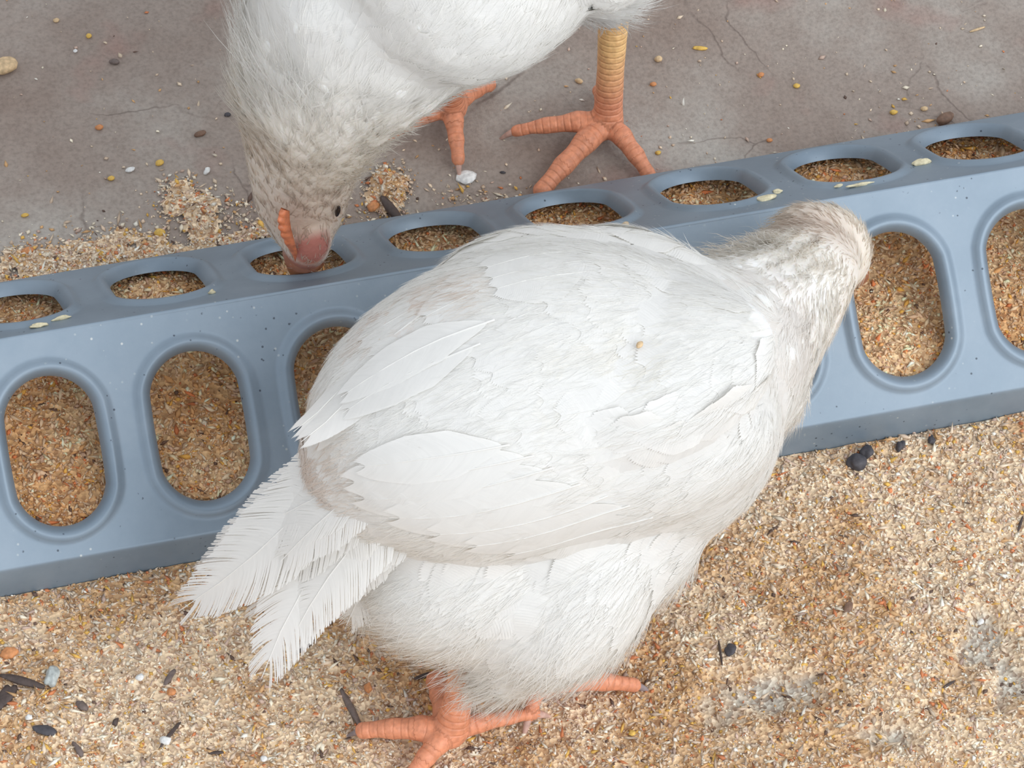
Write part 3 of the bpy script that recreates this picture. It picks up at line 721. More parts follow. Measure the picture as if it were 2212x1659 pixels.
def soft_normals(me, v, Nn):
    m = len(v)//len(Nn); n = np.repeat(Nn[:, None], m, 1)
    me.normals_split_custom_set_from_vertices(n.reshape(-1, 3).tolist())
def make_chicken(spec, key):
    B, toes = spec['body'](); r = np.random.default_rng(spec['seed'])
    V, F, sk, sc, dt = fuse(B, spec['voxel'], 9, 2)
    # outward faces
    c0 = V.mean(0); a, b_, c_ = V[F[:, 0]], V[F[:, 1]], V[F[:, 2]]
    if (np.einsum('ij,ij->i', a, np.cross(b_, c_))).sum() < 0: F = F[:, ::-1].copy()
    root = empty('chicken', spec['base'], spec['label'], 'chicken'); O = np.array(spec['base'])
    nk, hd = spec['neck'], spec['head']                    # where the neck fuzz starts, and the middle of the head
    def headness(P):
        t, d = seg_t(P, nk, hd); edge = 0.06*np.sin(P[:, 0]*900)+0.05*np.sin(P[:, 2]*1300)
        return np.clip((t+edge)/0.25+0.75, 0, 1)*(d < spec.get('neck_r', 0.045))
    def colour(P, jit=None):
        h = headness(P); t, d = seg_t(P, nk, hd); t = np.clip(t, 0, 1)[:, None]
        n = len(P); c = WHITE[None]*np.ones((n, 1)); k = (h*np.clip(0.15+0.85*t[:, 0], 0, 1))[:, None]*spec['cream']
        c = c*(1-k)+CREAM*k
        for (q, rad, dc, amt) in spec['dirt']:
            w = np.clip(1-np.linalg.norm(P-q, axis=1)/rad, 0, 1)[:, None]**0.8*amt; c = c*(1-w)+np.array(dc)*w
        return c
    col = colour(V); skc = SKINC[None]*(0.9+0.0*V[:, :1])
    yel = np.clip((V[:, 2]-spec['shank_z'])/0.02, 0, 1)[:, None]; skc = skc*(1-yel)+np.array([0.92, 0.58, 0.26])*yel
    for (q, rad, dc, amt) in spec['skin_spots']:
        w = np.clip((1-np.linalg.norm(V-q, axis=1)/rad)*2.5, 0, 1)*amt; sk = np.maximum(sk, w); 
        skc = np.where((w > 0.02)[:, None], np.array(dc), skc)
    col = col*(1-sk[:, None])+skc*sk[:, None]
    link('body', mesh_np('body', V, F, O, col, {'skin': sk*(dt > 0.001), 'scute': sc}), M_BODY, root)
    skin = Skin(V, F)
    fl = [] 
    for (x0, y0, x1, y1) in spec['flow']:
        h0 = skin.hit(x0, y0); h1 = skin.hit(x1, y1)
        if h0 is None or h1 is None: print('flow miss', x0, y0, x1, y1); continue
        fl.append((h0[0], nrm(h1[0]-h0[0]))); 
    back = -nrm(spec['fwd']); bc = spec['centre']
    def fallback(p):
        return nrm(back+np.array([0, 0, -0.55])*np.clip((bc[2]+0.01-p[2])/0.04, -0.2, 1.0))
    for (q, dv) in spec['flow3']: fl.append((q, nrm(dv)))
    flow = make_flow(fl, fallback)
    # ---- contour feathers over the whole trunk
    P, Nn, A = sample_surface(V, F, 26000, r)
    nv = np.array([skin.near(p)[1] for p in P[:1]])
    _, dl = seg_t(P, nk, hd); hh = headness(P)
    q_, near_i = None, None
    isleg = np.zeros(len(P), bool); dleg = np.full(len(P), 1e9)
    for (a, b2, ra, rb, st) in B.bones:
        t, d = seg_t(P, a, b2); dleg = np.minimum(dleg, d-np.maximum(ra, rb))
    dtp = np.full(len(P), 1e9)
    for (c, R3, rad) in B.torso: dtp = np.minimum(dtp, (np.linalg.norm(((P-c)@R3)/np.asarray(rad), axis=1)-1)*min(rad))
    isleg = (dtp > 0.0012) & (dleg < 0.003)
    under = np.clip((spec['belly_z']-P[:, 2])/0.02, 0, 1)
    view = nrm(_C-P); facing = (Nn*view).sum(1)
    nearness = ((spec['vis'](px_of(P))) & (facing > -0.3))
    Lf = np.where(under > 0.5, 0.026, 0.024)*(1-0.35*hh); rad = Lf*0.19*np.where(nearness, 1.0, 1.35)
    ok = (~isleg) & (hh < 0.42)
    for poly in spec['no_contour']: ok &= ~(in_poly(px_of(P), poly) & (facing > 0.1))
    idx = np.where(ok)[0]; kp = thin(P[idx], rad[idx], r); idx = idx[kp]
    acc = Acc(); nf = 0
    for i in idx:
        u = under[i]; L = Lf[i]*(0.85+0.3*r.random())*(1 if P[i, 2] > spec['low_z'] else 0.5); Wd = L*(0.36+0.06*r.random())
        G, n0 = surface_feather(skin, P[i], flow, L, Wd, 0.0001, 0.00045+0.0009*u+0.0003*r.random(), K=4, curl=0.0012*u*r.random())
        loose = 0.5*u+0.1*r.random()
        v, f, c = feather_mesh(G, n0, 30 if nearness[i] else 14, int(r.integers(1e6)), round(min(loose, 0.75)*4)/4, colour(P[i:i+1])[0]*(0.985+0.03*r.random()), shaft=0.00016, jit=0.00005, segs=3, colvar=0.02)
        acc.add(v, f, c); nf += 1
    o = link('contour_feathers', acc.mesh('contour_feathers', O), M_FEATHER, root); o['kind'] = 'stuff'
    print(key, 'contour', nf, 'verts', acc.n)
    # ---- wings
    for wi, wing in enumerate(spec['wings']):
        wroot = None; acc = Acc(); sub = []
        for kind, lst in (('flight', wing['flight']), ('covert', wing['covert'])):
            for fi, ft in enumerate(lst):
                (x0, y0), (x1, y1), Wd, l0, l1, loose = ft[:6]
                h0 = skin.hit(x0, y0)
                if h0 is None: print('wing miss', x0, y0); continue
                h1 = skin.hit(x1, y1)
                p0 = h0[0]
                if h1 is None:
                    # the tip stands clear of the body: continue along the edge of the skin
                    v_ = ray(x1, y1); t_ = (p0-_C)@_d/(v_@_d); p1 = _C+v_*(t_+ft[6] if len(ft) > 6 else t_)
                else: p1 = h1[0]
                Ld = np.linalg.norm(p1-p0); K = 7; rows = []; pos = None
                for k in range(K+1):
                    t = k/K; c = p0*(1-t)+p1*t; q, n = skin.near(c)
                    if np.linalg.norm(q-c) > 0.010 and t > 0.5 and pos is not None: n = npv; cc = c+n*(l0+(l1-l0)*t)
                    else: cc = q+n*(l0+(l1-l0)*t)
                    if h1 is None and t > 0.6: w = (t-0.6)/0.4; cc = cc*(1-w)+(c+n*l1)*w
                    npv = n; pos = cc; rows.append((cc, n))
                cen = np.array([a for a, _ in rows]); tan = nrm(np.gradient(cen, axis=0)); G = []
                for (c, n), tg in zip(rows, tan):
                    nn = nrm(n-tg*(n@tg)); sd = np.cross(nn, tg); row = []
                    for u in (-1, 0, 1):
                        e = c+sd*u*Wd
                        if u:
                            qe, ne = skin.near(e); h = (e-qe)@ne
                            e = e-n*float(np.clip(h-(l0+l1)*0.45, -0.0015, 0.30*Wd))
                        row.append(e)
                    G.append(row)
                G = np.array(G)
                for _ in range(1): G[1:-1] = (G[:-2]+2*G[1:-1]+G[2:])/4
                nb = max(24, int(Ld/0.0006)); nb = min(nb, 84)
                v, f, c = feather_mesh(G, rows[len(rows)//2][1], nb, int(r.integers(1e6)), loose, WHITE*(0.985+0.02*r.random()), shaft=0.00030 if kind == 'flight' else 0.00018, jit=0.00003, segs=4, colvar=0.015)
                if kind == 'flight': sub.append((v, f, c))
                else: acc.add(v, f, c)
        if not acc.n: continue
        w_ = link('wing', acc.mesh('wing', O), M_FEATHER, root)
        for (v, f, c) in sub: link('flight_feather', mesh_np('flight_feather', v, f, O, c), M_FEATHER, w_)
    # ---- tail
    for (p0, p1, nn, Wd, loose, bend, droop) in spec['tail']:
        G, n0 = free_feather(p0, p1, nn, Wd, droop=droop, bend=bend, K=7)
        nb = min(150, int(np.linalg.norm(p1-p0)/0.00038))
        v, f, c = feather_mesh(G, n0, nb, int(r.integers(1e6)), loose, WHITE*(0.985+0.02*r.random()), shaft=0.0004, jit=0.00006, segs=5, colvar=0.02)
        link('tail_feather', mesh_np('tail_feather', v, f, O, c), M_FEATHER, root)
    # ---- fuzz of head and neck
    P, Nn, A = sample_surface(V, F, spec['fuzz_n'], r); h = headness(P); facing = (Nn*nrm(_C-P)).sum(1)
    k = (r.random(len(P)) < h*np.where(facing > -0.25, 1, 0.35)); 
    for (q, rad, dc, amt) in spec['skin_spots']: k &= np.linalg.norm(P-q, axis=1) > rad*0.7*r.random(len(P))**0.3
    P, Nn = P[k], Nn[k]
    D = np.array([flow(p) for p in P]); t, d = seg_t(P, nk, hd)
    L = 0.0095-0.0050*np.clip(t, 0, 1); lift = 0.16+0.0*t; cc = colour(P)
    for (q, rad, ml, mf) in spec['ruffle']:
        w = np.clip(1-np.linalg.norm(P-q, axis=1)/rad, 0, 1); L = L*(1+(ml-1)*w); lift = lift+mf*w
    clump = 0.93+0.12*np.sin(P@np.array([900, 1300, 700]))*np.sin(P@np.array([-700, 500, 1100]))
    cc = np.clip(cc*(clump*(0.94+0.12*r.random(len(P))))[:, None], 0, 0.95)
    # flattened clumped neighbours: shared sideways lean
    lean = 0.35*np.sin(P@np.array([1100, -600, 800])+1.3)
    S = np.cross(Nn, nrm(D-Nn*(D*Nn).sum(1)[:, None])); D = D+S*lean[:, None]
    v, f, c = strands(P, Nn, D, L, 0.00013+0.00005*r.random(len(P)), lift, cc, r)
    me_ = mesh_np('head_and_neck_fuzz', v, f, O, c); o = link('head_and_neck_fuzz', me_, M_FUZZ, root); soft_normals(me_, v, Nn); o['kind'] = 'stuff'
    # ---- down of belly and thighs
    P, Nn, A = sample_surface(V, F, spec['down_n'], r)
    dl = np.full(len(P), 1e9)
    for (a, b2, ra, rb, st) in B.bones:
        t, d = seg_t(P, a, b2); dl = np.minimum(dl, d-np.maximum(ra, rb))
    dtp = np.full(len(P), 1e9)
    for (c, R3, rad) in B.torso: dtp = np.minimum(dtp, (np.linalg.norm(((P-c)@R3)/np.asarray(rad), axis=1)-1)*min(rad))
    leg = (dtp > 0.0008) & (dl < 0.003); w = np.clip((spec['belly_z']-0.004-P[:, 2])/0.025, 0, 1); w0 = w; w = np.maximum(w, 0.55*((Nn*nrm(_C-P)).sum(1) > -0.2))
    k = (r.random(len(P)) < w) & ~leg & (headness(P) < 0.3); P, Nn = P[k]+Nn[k]*0.0009*(1-w0[k])[:, None], Nn[k]; w = w0[k]
    D = np.array([flow(p) for p in P])
    tuft = np.zeros(len(P))
    for (q, rad) in spec['tufts']: tuft = np.maximum(tuft, np.clip(1.3-np.linalg.norm(P-q, axis=1)/rad, 0, 1))
    D = D+r.normal(0, 0.9, D.shape)*tuft[:, None]; w = w+tuft*0.9
    v, f, c = strands(P, Nn, D, 0.0055+0.0075*np.minimum(w, 1.0)*np.where(tuft > 0, .4, 1), (0.00009+0.00004*r.random(len(P)))*(0.8+0.4*w), 0.10+0.32*w, np.clip(colour(P)*(0.96+0.08*r.random((len(P), 1))), 0, 0.95), r, wav=0.22)
    me_ = mesh_np('down', v, f, O, c); o = link('down', me_, M_FUZZ, root); soft_normals(me_, v, Nn); o['kind'] = 'stuff'
    # ---- claws
    for (e, dd, pale, L) in [(toes[i][0], toes[i][1], p, l) for i, p, l in spec['claws']]:
        claw('claw', e, dd, L, 0.0015, M_CLAW_PALE if pale else M_CLAW, root, O)
    return root, O, skin

UPN = nrm(np.array([0, 0, 1.0])-0.9*_d)
def TF(r0, t0, Wd, loose, bend=0.0, droop=0.05, nn=None): return (at(*r0)*1.18-at(*t0)*0.18, at(*t0), UPN if nn is None else nrm(nn), Wd, loose, bend, droop)
near = dict(body=body_near, seed=5, voxel=.0008, base=tuple(at(1070, 1520, 0)*np.array([1, 1, 0])), cream=0.9,
    label='white young chicken seen from behind in front of the feeder, head over its right end',
    fwd=at(1620, 780, .095)-at(720, 1080, .095), centre=at(1150, 900, .095), neck=at(1615, 730, .085), head=at(1775, 545, .067), shank_z=.02, belly_z=.075, low_z=.052,
    vis=lambda Q: (Q[:, 0] > -50) & (Q[:, 1] < 1700),
    flow=[(1600, 720, 1430, 760), (1500, 640, 1340, 610), (1400, 760, 1250, 830), (1250, 580, 1020, 620), (1100, 560, 900, 625), (1050, 700, 830, 800), (860, 760, 720, 880), (1200, 850, 1000, 920), (1000, 950, 800, 1020),
          (900, 860, 760, 960), (1640, 850, 1600, 960), (1600, 960, 1500, 1060), (1500, 1050, 1300, 1130), (1450, 950, 1250, 1010), (1300, 1100, 1080, 1130), (1100, 1050, 900, 1050), (1250, 980, 1050, 1010),
          (1660, 900, 1620, 1010), (1600, 1100, 1480, 1180), (1450, 1170, 1320, 1270), (1300, 1200, 1150, 1290), (1150, 1230, 980, 1320), (1000, 1200, 850, 1300), (1300, 1300, 1200, 1400), (1180, 1370, 1110, 1470),
          (1720, 660, 1690, 760), (1700, 760, 1680, 860), (1800, 640, 1770, 720), (1650, 650, 1590, 600), (1690, 570, 1640, 510), (1720, 500, 1670, 470), (1770, 470, 1710, 470), (1830, 500, 1800, 450), (1820, 580, 1800, 660), (1760, 540, 1740, 600)],
    flow3=[], no_contour=[],
    dirt=[(at(1385, 765, .13), 0, (0, 0, 0), 0)], skin_spots=[], ruffle=[],
    wings=[], tail=[], claws=[], fuzz_n=52000, down_n=70000)

def hitp(x, y):
    return None
near['tufts'] = [(at(1400, 770, .140), .0075)]
near['ruffle'] = [(at(1625, 590, .080), .024, 1.9, 1.0), (at(1660, 520, .070), .014, 1.5, 0.8)]
near['dirt'] = [(at(1000, 665, .128), .013, (0.74, 0.58, 0.46), 0.75), (at(1390, 765, .135), .012, (0.80, 0.74, 0.60), 0.35), (at(700, 1000, .10), .022, (0.76, 0.62, 0.52), 0.7),
                (at(1765, 510, .078), .015, (0.50, 0.36, 0.27), 0.85), (at(1660, 700, .095), .016, (0.72, 0.60, 0.50), 0.45), (at(1850, 540, .068), .014, (0.76, 0.66, 0.54), 0.5)]
fl = []
# flight feathers of the near wing, the lowest (outermost) first
for i, (x0, y0, x1, y1, W_) in enumerate([(1500, 1150, 1265, 1218, .0066), (1440, 1130, 1170, 1208, .0072), (1400, 1115, 1085, 1192, .0078), (1350, 1090, 1000, 1172, .0080), (1300, 1070, 920, 1145, .0082), (1240, 1045, 835, 1108, .0082), (1180, 1010, 765, 1066, .0076), (1140, 985, 748, 1035, .0070), (1090, 960, 775, 1005, .0062)]):
    fl.append(((x0, y0), (x1, y1), W_, .0004+.00012*i, .0010+.00014*i, 0.0))
cv = []
for j, (xa, ya, xb, yb, n, dx, dy, W_, l) in enumerate([(1590, 1110, 1180, 950, 10, -215, 40, .0080, .0007), (1620, 1040, 1240, 900, 9, -190, 45, .0080, .0008), (1640, 970, 1330, 850, 7, -170, 60, .0078, .0009)]):
    for i in range(n):
        t = i/(n-1); x0, y0 = xa+(xb-xa)*t, ya+(yb-ya)*t; cv.append(((x0, y0), (x0+dx*(1-.1*math.sin(i*2.1)), y0+dy*(1.6-1.3*t)), W_, .0004, l, 0.0))
w1 = dict(flight=fl, covert=cv)
fl = []
for i, (x0, y0, x1, y1, W_) in enumerate([(900, 690, 632, 940, .0055), (930, 710, 650, 962, .0065), (980, 730, 690, 965, .0068), (1030, 750, 745, 900, .0060), (1060, 700, 742, 870, .0060)]):
    fl.append(((x0, y0), (x1, y1), W_, .0004+.0002*i, .0010+.0003*i, 0.0))
cv = []
for (xa, ya, xb, yb, n, dx, dy, W_, l) in [(960, 640, 1100, 800, 6, -185, 110, .0078, .0008), (1090, 610, 1230, 730, 5, -180, 85, .0080, .0009), (1240, 545, 1260, 590, 3, -200, 45, .0085, .0011)]:
    for i in range(n):
        t = i/(n-1); x0, y0 = xa+(xb-xa)*t, ya+(yb-ya)*t; cv.append(((x0, y0), (x0+dx, y0+dy), W_, .0004, l, 0.0))
w2 = dict(flight=fl, covert=cv)
near['wings'] = [w1, w2]
near['tail'] = [
    TF((720, 980, .098), (372, 1330, .046), 0.0115, .25, bend=.10, droop=.10),
    TF((740, 990, .100), (420, 1262, .052), 0.0115, .25, bend=.07, droop=.10),
    TF((760, 1010, .098), (565, 1300, .060), 0.0095, .25, bend=.02, droop=.06),
    TF((850, 1100, .088), (558, 1484, .046), 0.0119, .25, bend=-.07, droop=.08),
    TF((820, 1080, .092), (546, 1362, .052), 0.0119, .25, bend=-.03, droop=.08),
    TF((790, 1060, .096), (512, 1285, .056), 0.0108, .25, bend=.02, droop=.09),
    TF((780, 1045, .100), (466, 1200, .060), 0.0103, .25, bend=.03, droop=.11),
    TF((800, 1050, .103), (600, 1220, .075), 0.0089, .25, bend=.0, droop=.08),
    TF((830, 1070, .098), (640, 1330, .060), 0.0089, .25, bend=-.02, droop=.08),
    TF((880, 1120, .090), (700, 1330, .058), 0.0095, .25, bend=-.05, droop=.08),
    TF((900, 1150, .084), (745, 1360, .050), 0.0095, .25, bend=-.05, droop=.06),
]
near['tail'] += [TF((860, 1110, .092), (620, 1400, .056), .0100, .25, bend=-.04, droop=.08), TF((770, 1020, .102), (520, 1180, .068), .0090, .25, bend=.05, droop=.10),
    TF((900, 1140, .088), (660, 1280, .066), .0085, .25, bend=-.03, droop=.08), TF((880, 1180, .080), (780, 1360, .052), .0090, .5, bend=-.02, droop=.08)]
near['claws'] = [(0, 0, .006), (2, 1, .006), (4, 0, .007), (7, 1, .0065)]
n_root, n_off, n_skin = make_chicken(near, 'near')
O_ = n_off
# beak of the near chicken, mostly hidden by its own head
def cone_mesh(name, pts, radii, off, squash=(1, 1), nseg=16, upv=(0, 0, 1)):
    pts = [np.asarray(p) for p in pts]; V = []; F = []; n = len(pts)
    for i, p in enumerate(pts):
        d = nrm(pts[min(i+1, n-1)]-pts[max(i-1, 0)]); s_ = nrm(np.cross(d, upv)); u_ = np.cross(s_, d)
        for a in range(nseg):
            an = 2*math.pi*a/nseg; V.append(p+radii[i]*(math.cos(an)*s_*squash[0]+math.sin(an)*u_*squash[1]))
    for i in range(n-1):
        for a in range(nseg): F.append((i*nseg+a, i*nseg+(a+1) % nseg, (i+1)*nseg+(a+1) % nseg, (i+1)*nseg+a))
    return mesh_np(name, V, F, off)
link('beak', cone_mesh('beak', [at(1822, 565, .055), at(1842, 580, .049), at(1856, 596, .043), at(1863, 610, .037)], [.0052, .0044, .0028, .0005], O_), M_BEAK, n_root)

far = dict(body=body_far, seed=9, voxel=.0008, base=tuple(at(1150, 250, FZ)), cream=0.85,
    label='white young chicken behind the feeder pecking into a far hole, orange comb showing',
    fwd=np.array([-.35, -1, -.12]), centre=at(1010, -330, .155), neck=at(745, 90, .115), head=at(655, 420, .062), neck_r=.06, shank_z=.012, belly_z=.115, low_z=.07, tufts=[],
    vis=lambda Q: (Q[:, 0] > 350) & (Q[:, 1] > -60),
    flow=[(560, 420, 540, 330), (640, 440, 630, 330), (700, 440, 720, 350), (560, 250, 540, 100), (680, 250, 690, 120), (760, 300, 800, 200), (650, 100, 690, -60), (800, 150, 880, 30), (900, 130, 990, 30), (960, 60, 1060, -40), (850, 230, 930, 170), (570, 60, 560, -80)],
    flow3=[], no_contour=[], dirt=[(at(600, 330, .085), .03, (0.74, 0.66, 0.55), 0.4), (at(650, 500, .062), .022, (0.55, 0.40, 0.31), 0.8), (at(560, 380, .085), .022, (0.66, 0.54, 0.44), 0.5)],
    skin_spots=[(at(676, 540, .056), .0075, (0.44, 0.17, 0.14), 1.0), (at(655, 560, .048), .0065, (0.46, 0.17, 0.11), 1.0)], ruffle=[(at(800, 330, .085), .03, 1.3, 0.5), (at(560, 200, .12), .04, 1.8, 0.5)],
    wings=[], tail=[], claws=[(1, 1, .006), (0, 1, .0065), (4, 1, .006), (5, 0, .006), (6, 0, .006)], fuzz_n=60000, down_n=60000)
BCf = far['centre']; Ff = nrm(far['fwd']); Sf = nrm(np.cross((0, 0, 1), Ff))
for i in range(9):
    a = (i-4)/4; far['tail'].append((BCf-Ff*.07+Sf*a*.010+np.array([0, 0, .016-.006*abs(a)]), BCf-Ff*.135+Sf*a*.034+np.array([0, 0, .030-.02*abs(a)]), np.array([0.1*a, 0, 1.0]), .0085, .25, 0.03*a, 0.04))
f_root, f_off, f_skin = make_chicken(far, 'far')
# folded wings of the far chicken, along both flanks
for s_ in (-1, 1):
    acc = Acc(); sub = []
    for row, (n, L, l1) in enumerate([(8, .052, .0022), (8, .034, .0034), (7, .026, .0046)]):
        for i in range(n):
            p = BCf+Ff*(.035-.010*row*0-.0075*i*(1 if row == 0 else 1.1)+.006*row)+Sf*s_*.06+np.array([0, 0, .016-.0035*i+.006*row])
            q, nn = f_skin.near(p)
            G, n0 = surface_feather(f_skin, q, lambda p_: nrm(-Ff+np.array([0, 0, -.05])), L, .0072, .0008, l1, K=5)
            v, f, c = feather_mesh(G, n0, 36, i+row*10, .0 if row == 0 else .25, WHITE, shaft=.00025, segs=3)
            if row == 0: sub.append((v, f, c))
            else: acc.add(v, f, c)
    w_ = link('wing', acc.mesh('wing', f_off), M_FEATHER, f_root)
    for (v, f, c) in sub: link('flight_feather', mesh_np('flight_feather', v, f, f_off, c), M_FEATHER, w_)
# beak, comb and eye of the far chicken
link('upper_beak', cone_mesh('upper_beak', [at(660, 505, .056), at(656, 545, .047), at(653, 572, .038), at(654, 602, .027)], [.0048, .0062, .0046, .0008], f_off, (0.95, 1.0)), M_BEAK, f_root)
link('lower_beak', cone_mesh('lower_beak', [at(668, 520, .050), at(668, 560, .041), at(664, 588, .032)], [.0040, .0044, .0010], f_off), M_BEAK, f_root)
# comb: a thin serrated blade along the crown
cp = [(613, 452, .078), (611, 470, .0755), (613, 488, .0725), (618, 506, .069), (624, 525, .0645), (632, 545, .058), (640, 566, .050)]
cb = [at(*p) for p in cp]; V = []; F = []; m = 43
outw = nrm(at(600, 505, .074)-at(660, 500, .060)); thd = nrm(np.cross(outw, cb[-1]-cb[0]))
for i in range(m):
    t = i/(m-1)*(len(cb)-1); k = min(int(t), len(cb)-2); p = cb[k]*(1-(t-k))+cb[k+1]*(t-k); e = i/(m-1)
    hgt = .0006+.0030*math.sin(math.pi*min(1, e*1.15+.05))**0.7*(0.50+0.50*abs(math.sin(math.pi*6.5*e)))
    th = .0011*math.sin(math.pi*min(1, e+.12))**0.4+.0002
    for (a, b2) in ((-1, -.4), (-.8, .5), (-.35, 1), (.35, 1), (.8, .5), (1, -.4)):
        V.append(p+thd*a*th*(1.35 if b2 < 0 else 1)+outw*(b2*hgt if b2 > 0 else b2*.003))
for i in range(m-1):
    for a in range(6): F.append((i*6+a, i*6+(a+1) % 6, (i+1)*6+(a+1) % 6, (i+1)*6+a))
link('comb', mesh_np('comb', V, F, f_off), M_COMB, f_root)
h_ = f_skin.hit(726, 452)
if h_ is not None:
    v, f = ico(3); ax = nrm(at(732, 430, .07)-at(721, 462, .064)); R3 = np.stack([ax, nrm(np.cross(h_[1], ax)), h_[1]], 1)
    link('eye', mesh_np('eye', (v*np.array([.0022, .0005, .0008]))@R3.T+h_[0]+h_[1]*.0008, f, f_off), M_EYE, f_root)

# ---------------------------------------------------------------- thin feed behind the feeder
YB = LS*CT+0.0006
def back_cover(X, Y):
    side_ = np.clip((X+0.185)/0.03+1.5*(fbm(X, Y, 0.02, 65)-0.5), 0, 1)
    Q = px_of(np.stack([X.ravel(), Y.ravel(), np.full(X.size, FZ)], 1)); qx = Q[:, 0].reshape(X.shape); qy = Q[:, 1].reshape(X.shape)
    edge = 605-0.165*qx                                    # the far edge of the lid
    up = edge-qy
    d = np.exp(-(np.maximum(up-5, 0)/60)**1.3)*np.clip(1.2-qx/900, 0, 1)
    d = np.maximum(d, np.exp(-(((qx-420)/95)**2+((qy-470)/75)**2)))
    d = np.maximum(d, 0.9*np.exp(-(((qx-840)/55)**2+((qy-415)/60)**2)))
    d = np.maximum(d, 0.35*np.exp(-(((qx-1010)/140)**2+((qy-420)/30)**2)))
    return np.clip(d*1.7*(0.15+1.3*fbm(X, Y, 0.010, 61))-0.18, 0, 1)*side_
def back_h(X, Y): return FZ-0.0006+0.0030*back_cover(X, Y)*(0.6+0.8*vnoise(X, Y, 0.004, 63))
V, F, C = surface_grid(-0.20, 0.12, YB, 0.10, 0.0013, back_h, litter_c)
keepf = (V[F][:, :, 2].min(1) > FZ+0.0004); F = F[keepf]
drift = link('feed_drift', mesh_np('feed_drift', V, F, None, C), M_LITTER)
tag(drift, 'thin drift of spilled feed on the concrete behind the far side of the feeder', 'feed', kind='stuff')
r2 = np.random.default_rng(77)
X = r2.uniform(-0.20, 0.30, 160000); Y = YB+0.22*r2.random(160000)**1.6; k = r2.random(160000) < np.maximum(back_cover(X, Y)*1.3, 0.006+0.02*np.exp(-(Y-YB)/0.025))*(in_view(X, Y) > .5)
X, Y = X[k], Y[k]; S = 0.00025+0.0006*r2.random(len(X))**2.2
v, f, c = grains(np.stack([X, Y, np.maximum(back_h(X, Y), FZ)+S*0.3], 1), S, palette(len(X), r2, np.full(len(X), 0.25)), r2, 0.15)
o = link('feed_grain_layer', mesh_np('feed_grain_layer', v, f, None, c), M_GRAIN, drift, smooth=False); o['kind'] = 'stuff'

# ---------------------------------------------------------------- loose bits
def chip_material(name, c, rough=0.6): return plain(name, c, rough, 0.0003, 700)
M_DARK = chip_material('dark_wood_or_crevice', (0.075, 0.052, 0.045)); M_BLACK = chip_material('dark_dropping', (0.065, 0.06, 0.068)); M_BROWN = chip_material('brown_husk', (0.20, 0.115, 0.075))
M_WHITE = chip_material('white_grit', (0.80, 0.80, 0.78)); M_YEL = chip_material('yellow_corn', (0.72, 0.46, 0.10)); M_TAN = chip_material('tan_crumb', (0.66, 0.47, 0.27)); M_ORANGE = chip_material('orange_crumb', (0.62, 0.26, 0.10))
M_STONE = chip_material('grey_stone', (0.45, 0.48, 0.46), 0.3); M_PASTE = chip_material('dried_mash', (0.74, 0.66, 0.44)); M_GREY = chip_material('grey_brown_twig', (0.16, 0.12, 0.105))
def blob(name, px, py, z, sx, sy, sz, ang, m, seed, rough=0.25, sub=2, tilt=None, sink=0.25):
    """a rough little lump; sizes are half-lengths in metres, ang the direction of its long side on the ground"""
    v, f = ico(sub); r = np.random.default_rng(seed); n = np.zeros(len(v))
    for k in range(5):
        w = r.normal(0, 1.6+k, 3); n += np.sin(v@w+r.random()*6)*(0.5/(1+k*0.5))
    v = v*(1+rough*n)[:, None]*np.array([sx, sy, sz]); c, s = math.cos(ang), math.sin(ang)
    if tilt is None: M = np.array([[c, -s, 0], [s, c, 0], [0, 0, 1]])
    else: up = nrm(tilt); a = nrm(np.array([c, s, 0])-up*(np.array([c, s, 0])@up)); M = np.stack([a, np.cross(up, a), up], 1)
    v = v@M.T
    p = at(px, py, z); up = np.array([0, 0, 1.]) if tilt is None else nrm(tilt)
    p = p+up*sz*(1-sink)
    o = link(name, mesh_np(name, v, f), m); o.location = p
    return o
def gz(px, py):
    p = at(px, py, 0)
    for _ in range(3): p = at(px, py, float(litter_h(np.array([p[0]]), np.array([p[1]]))[0])+0.0004)
    return p[2]
mm = 0.001
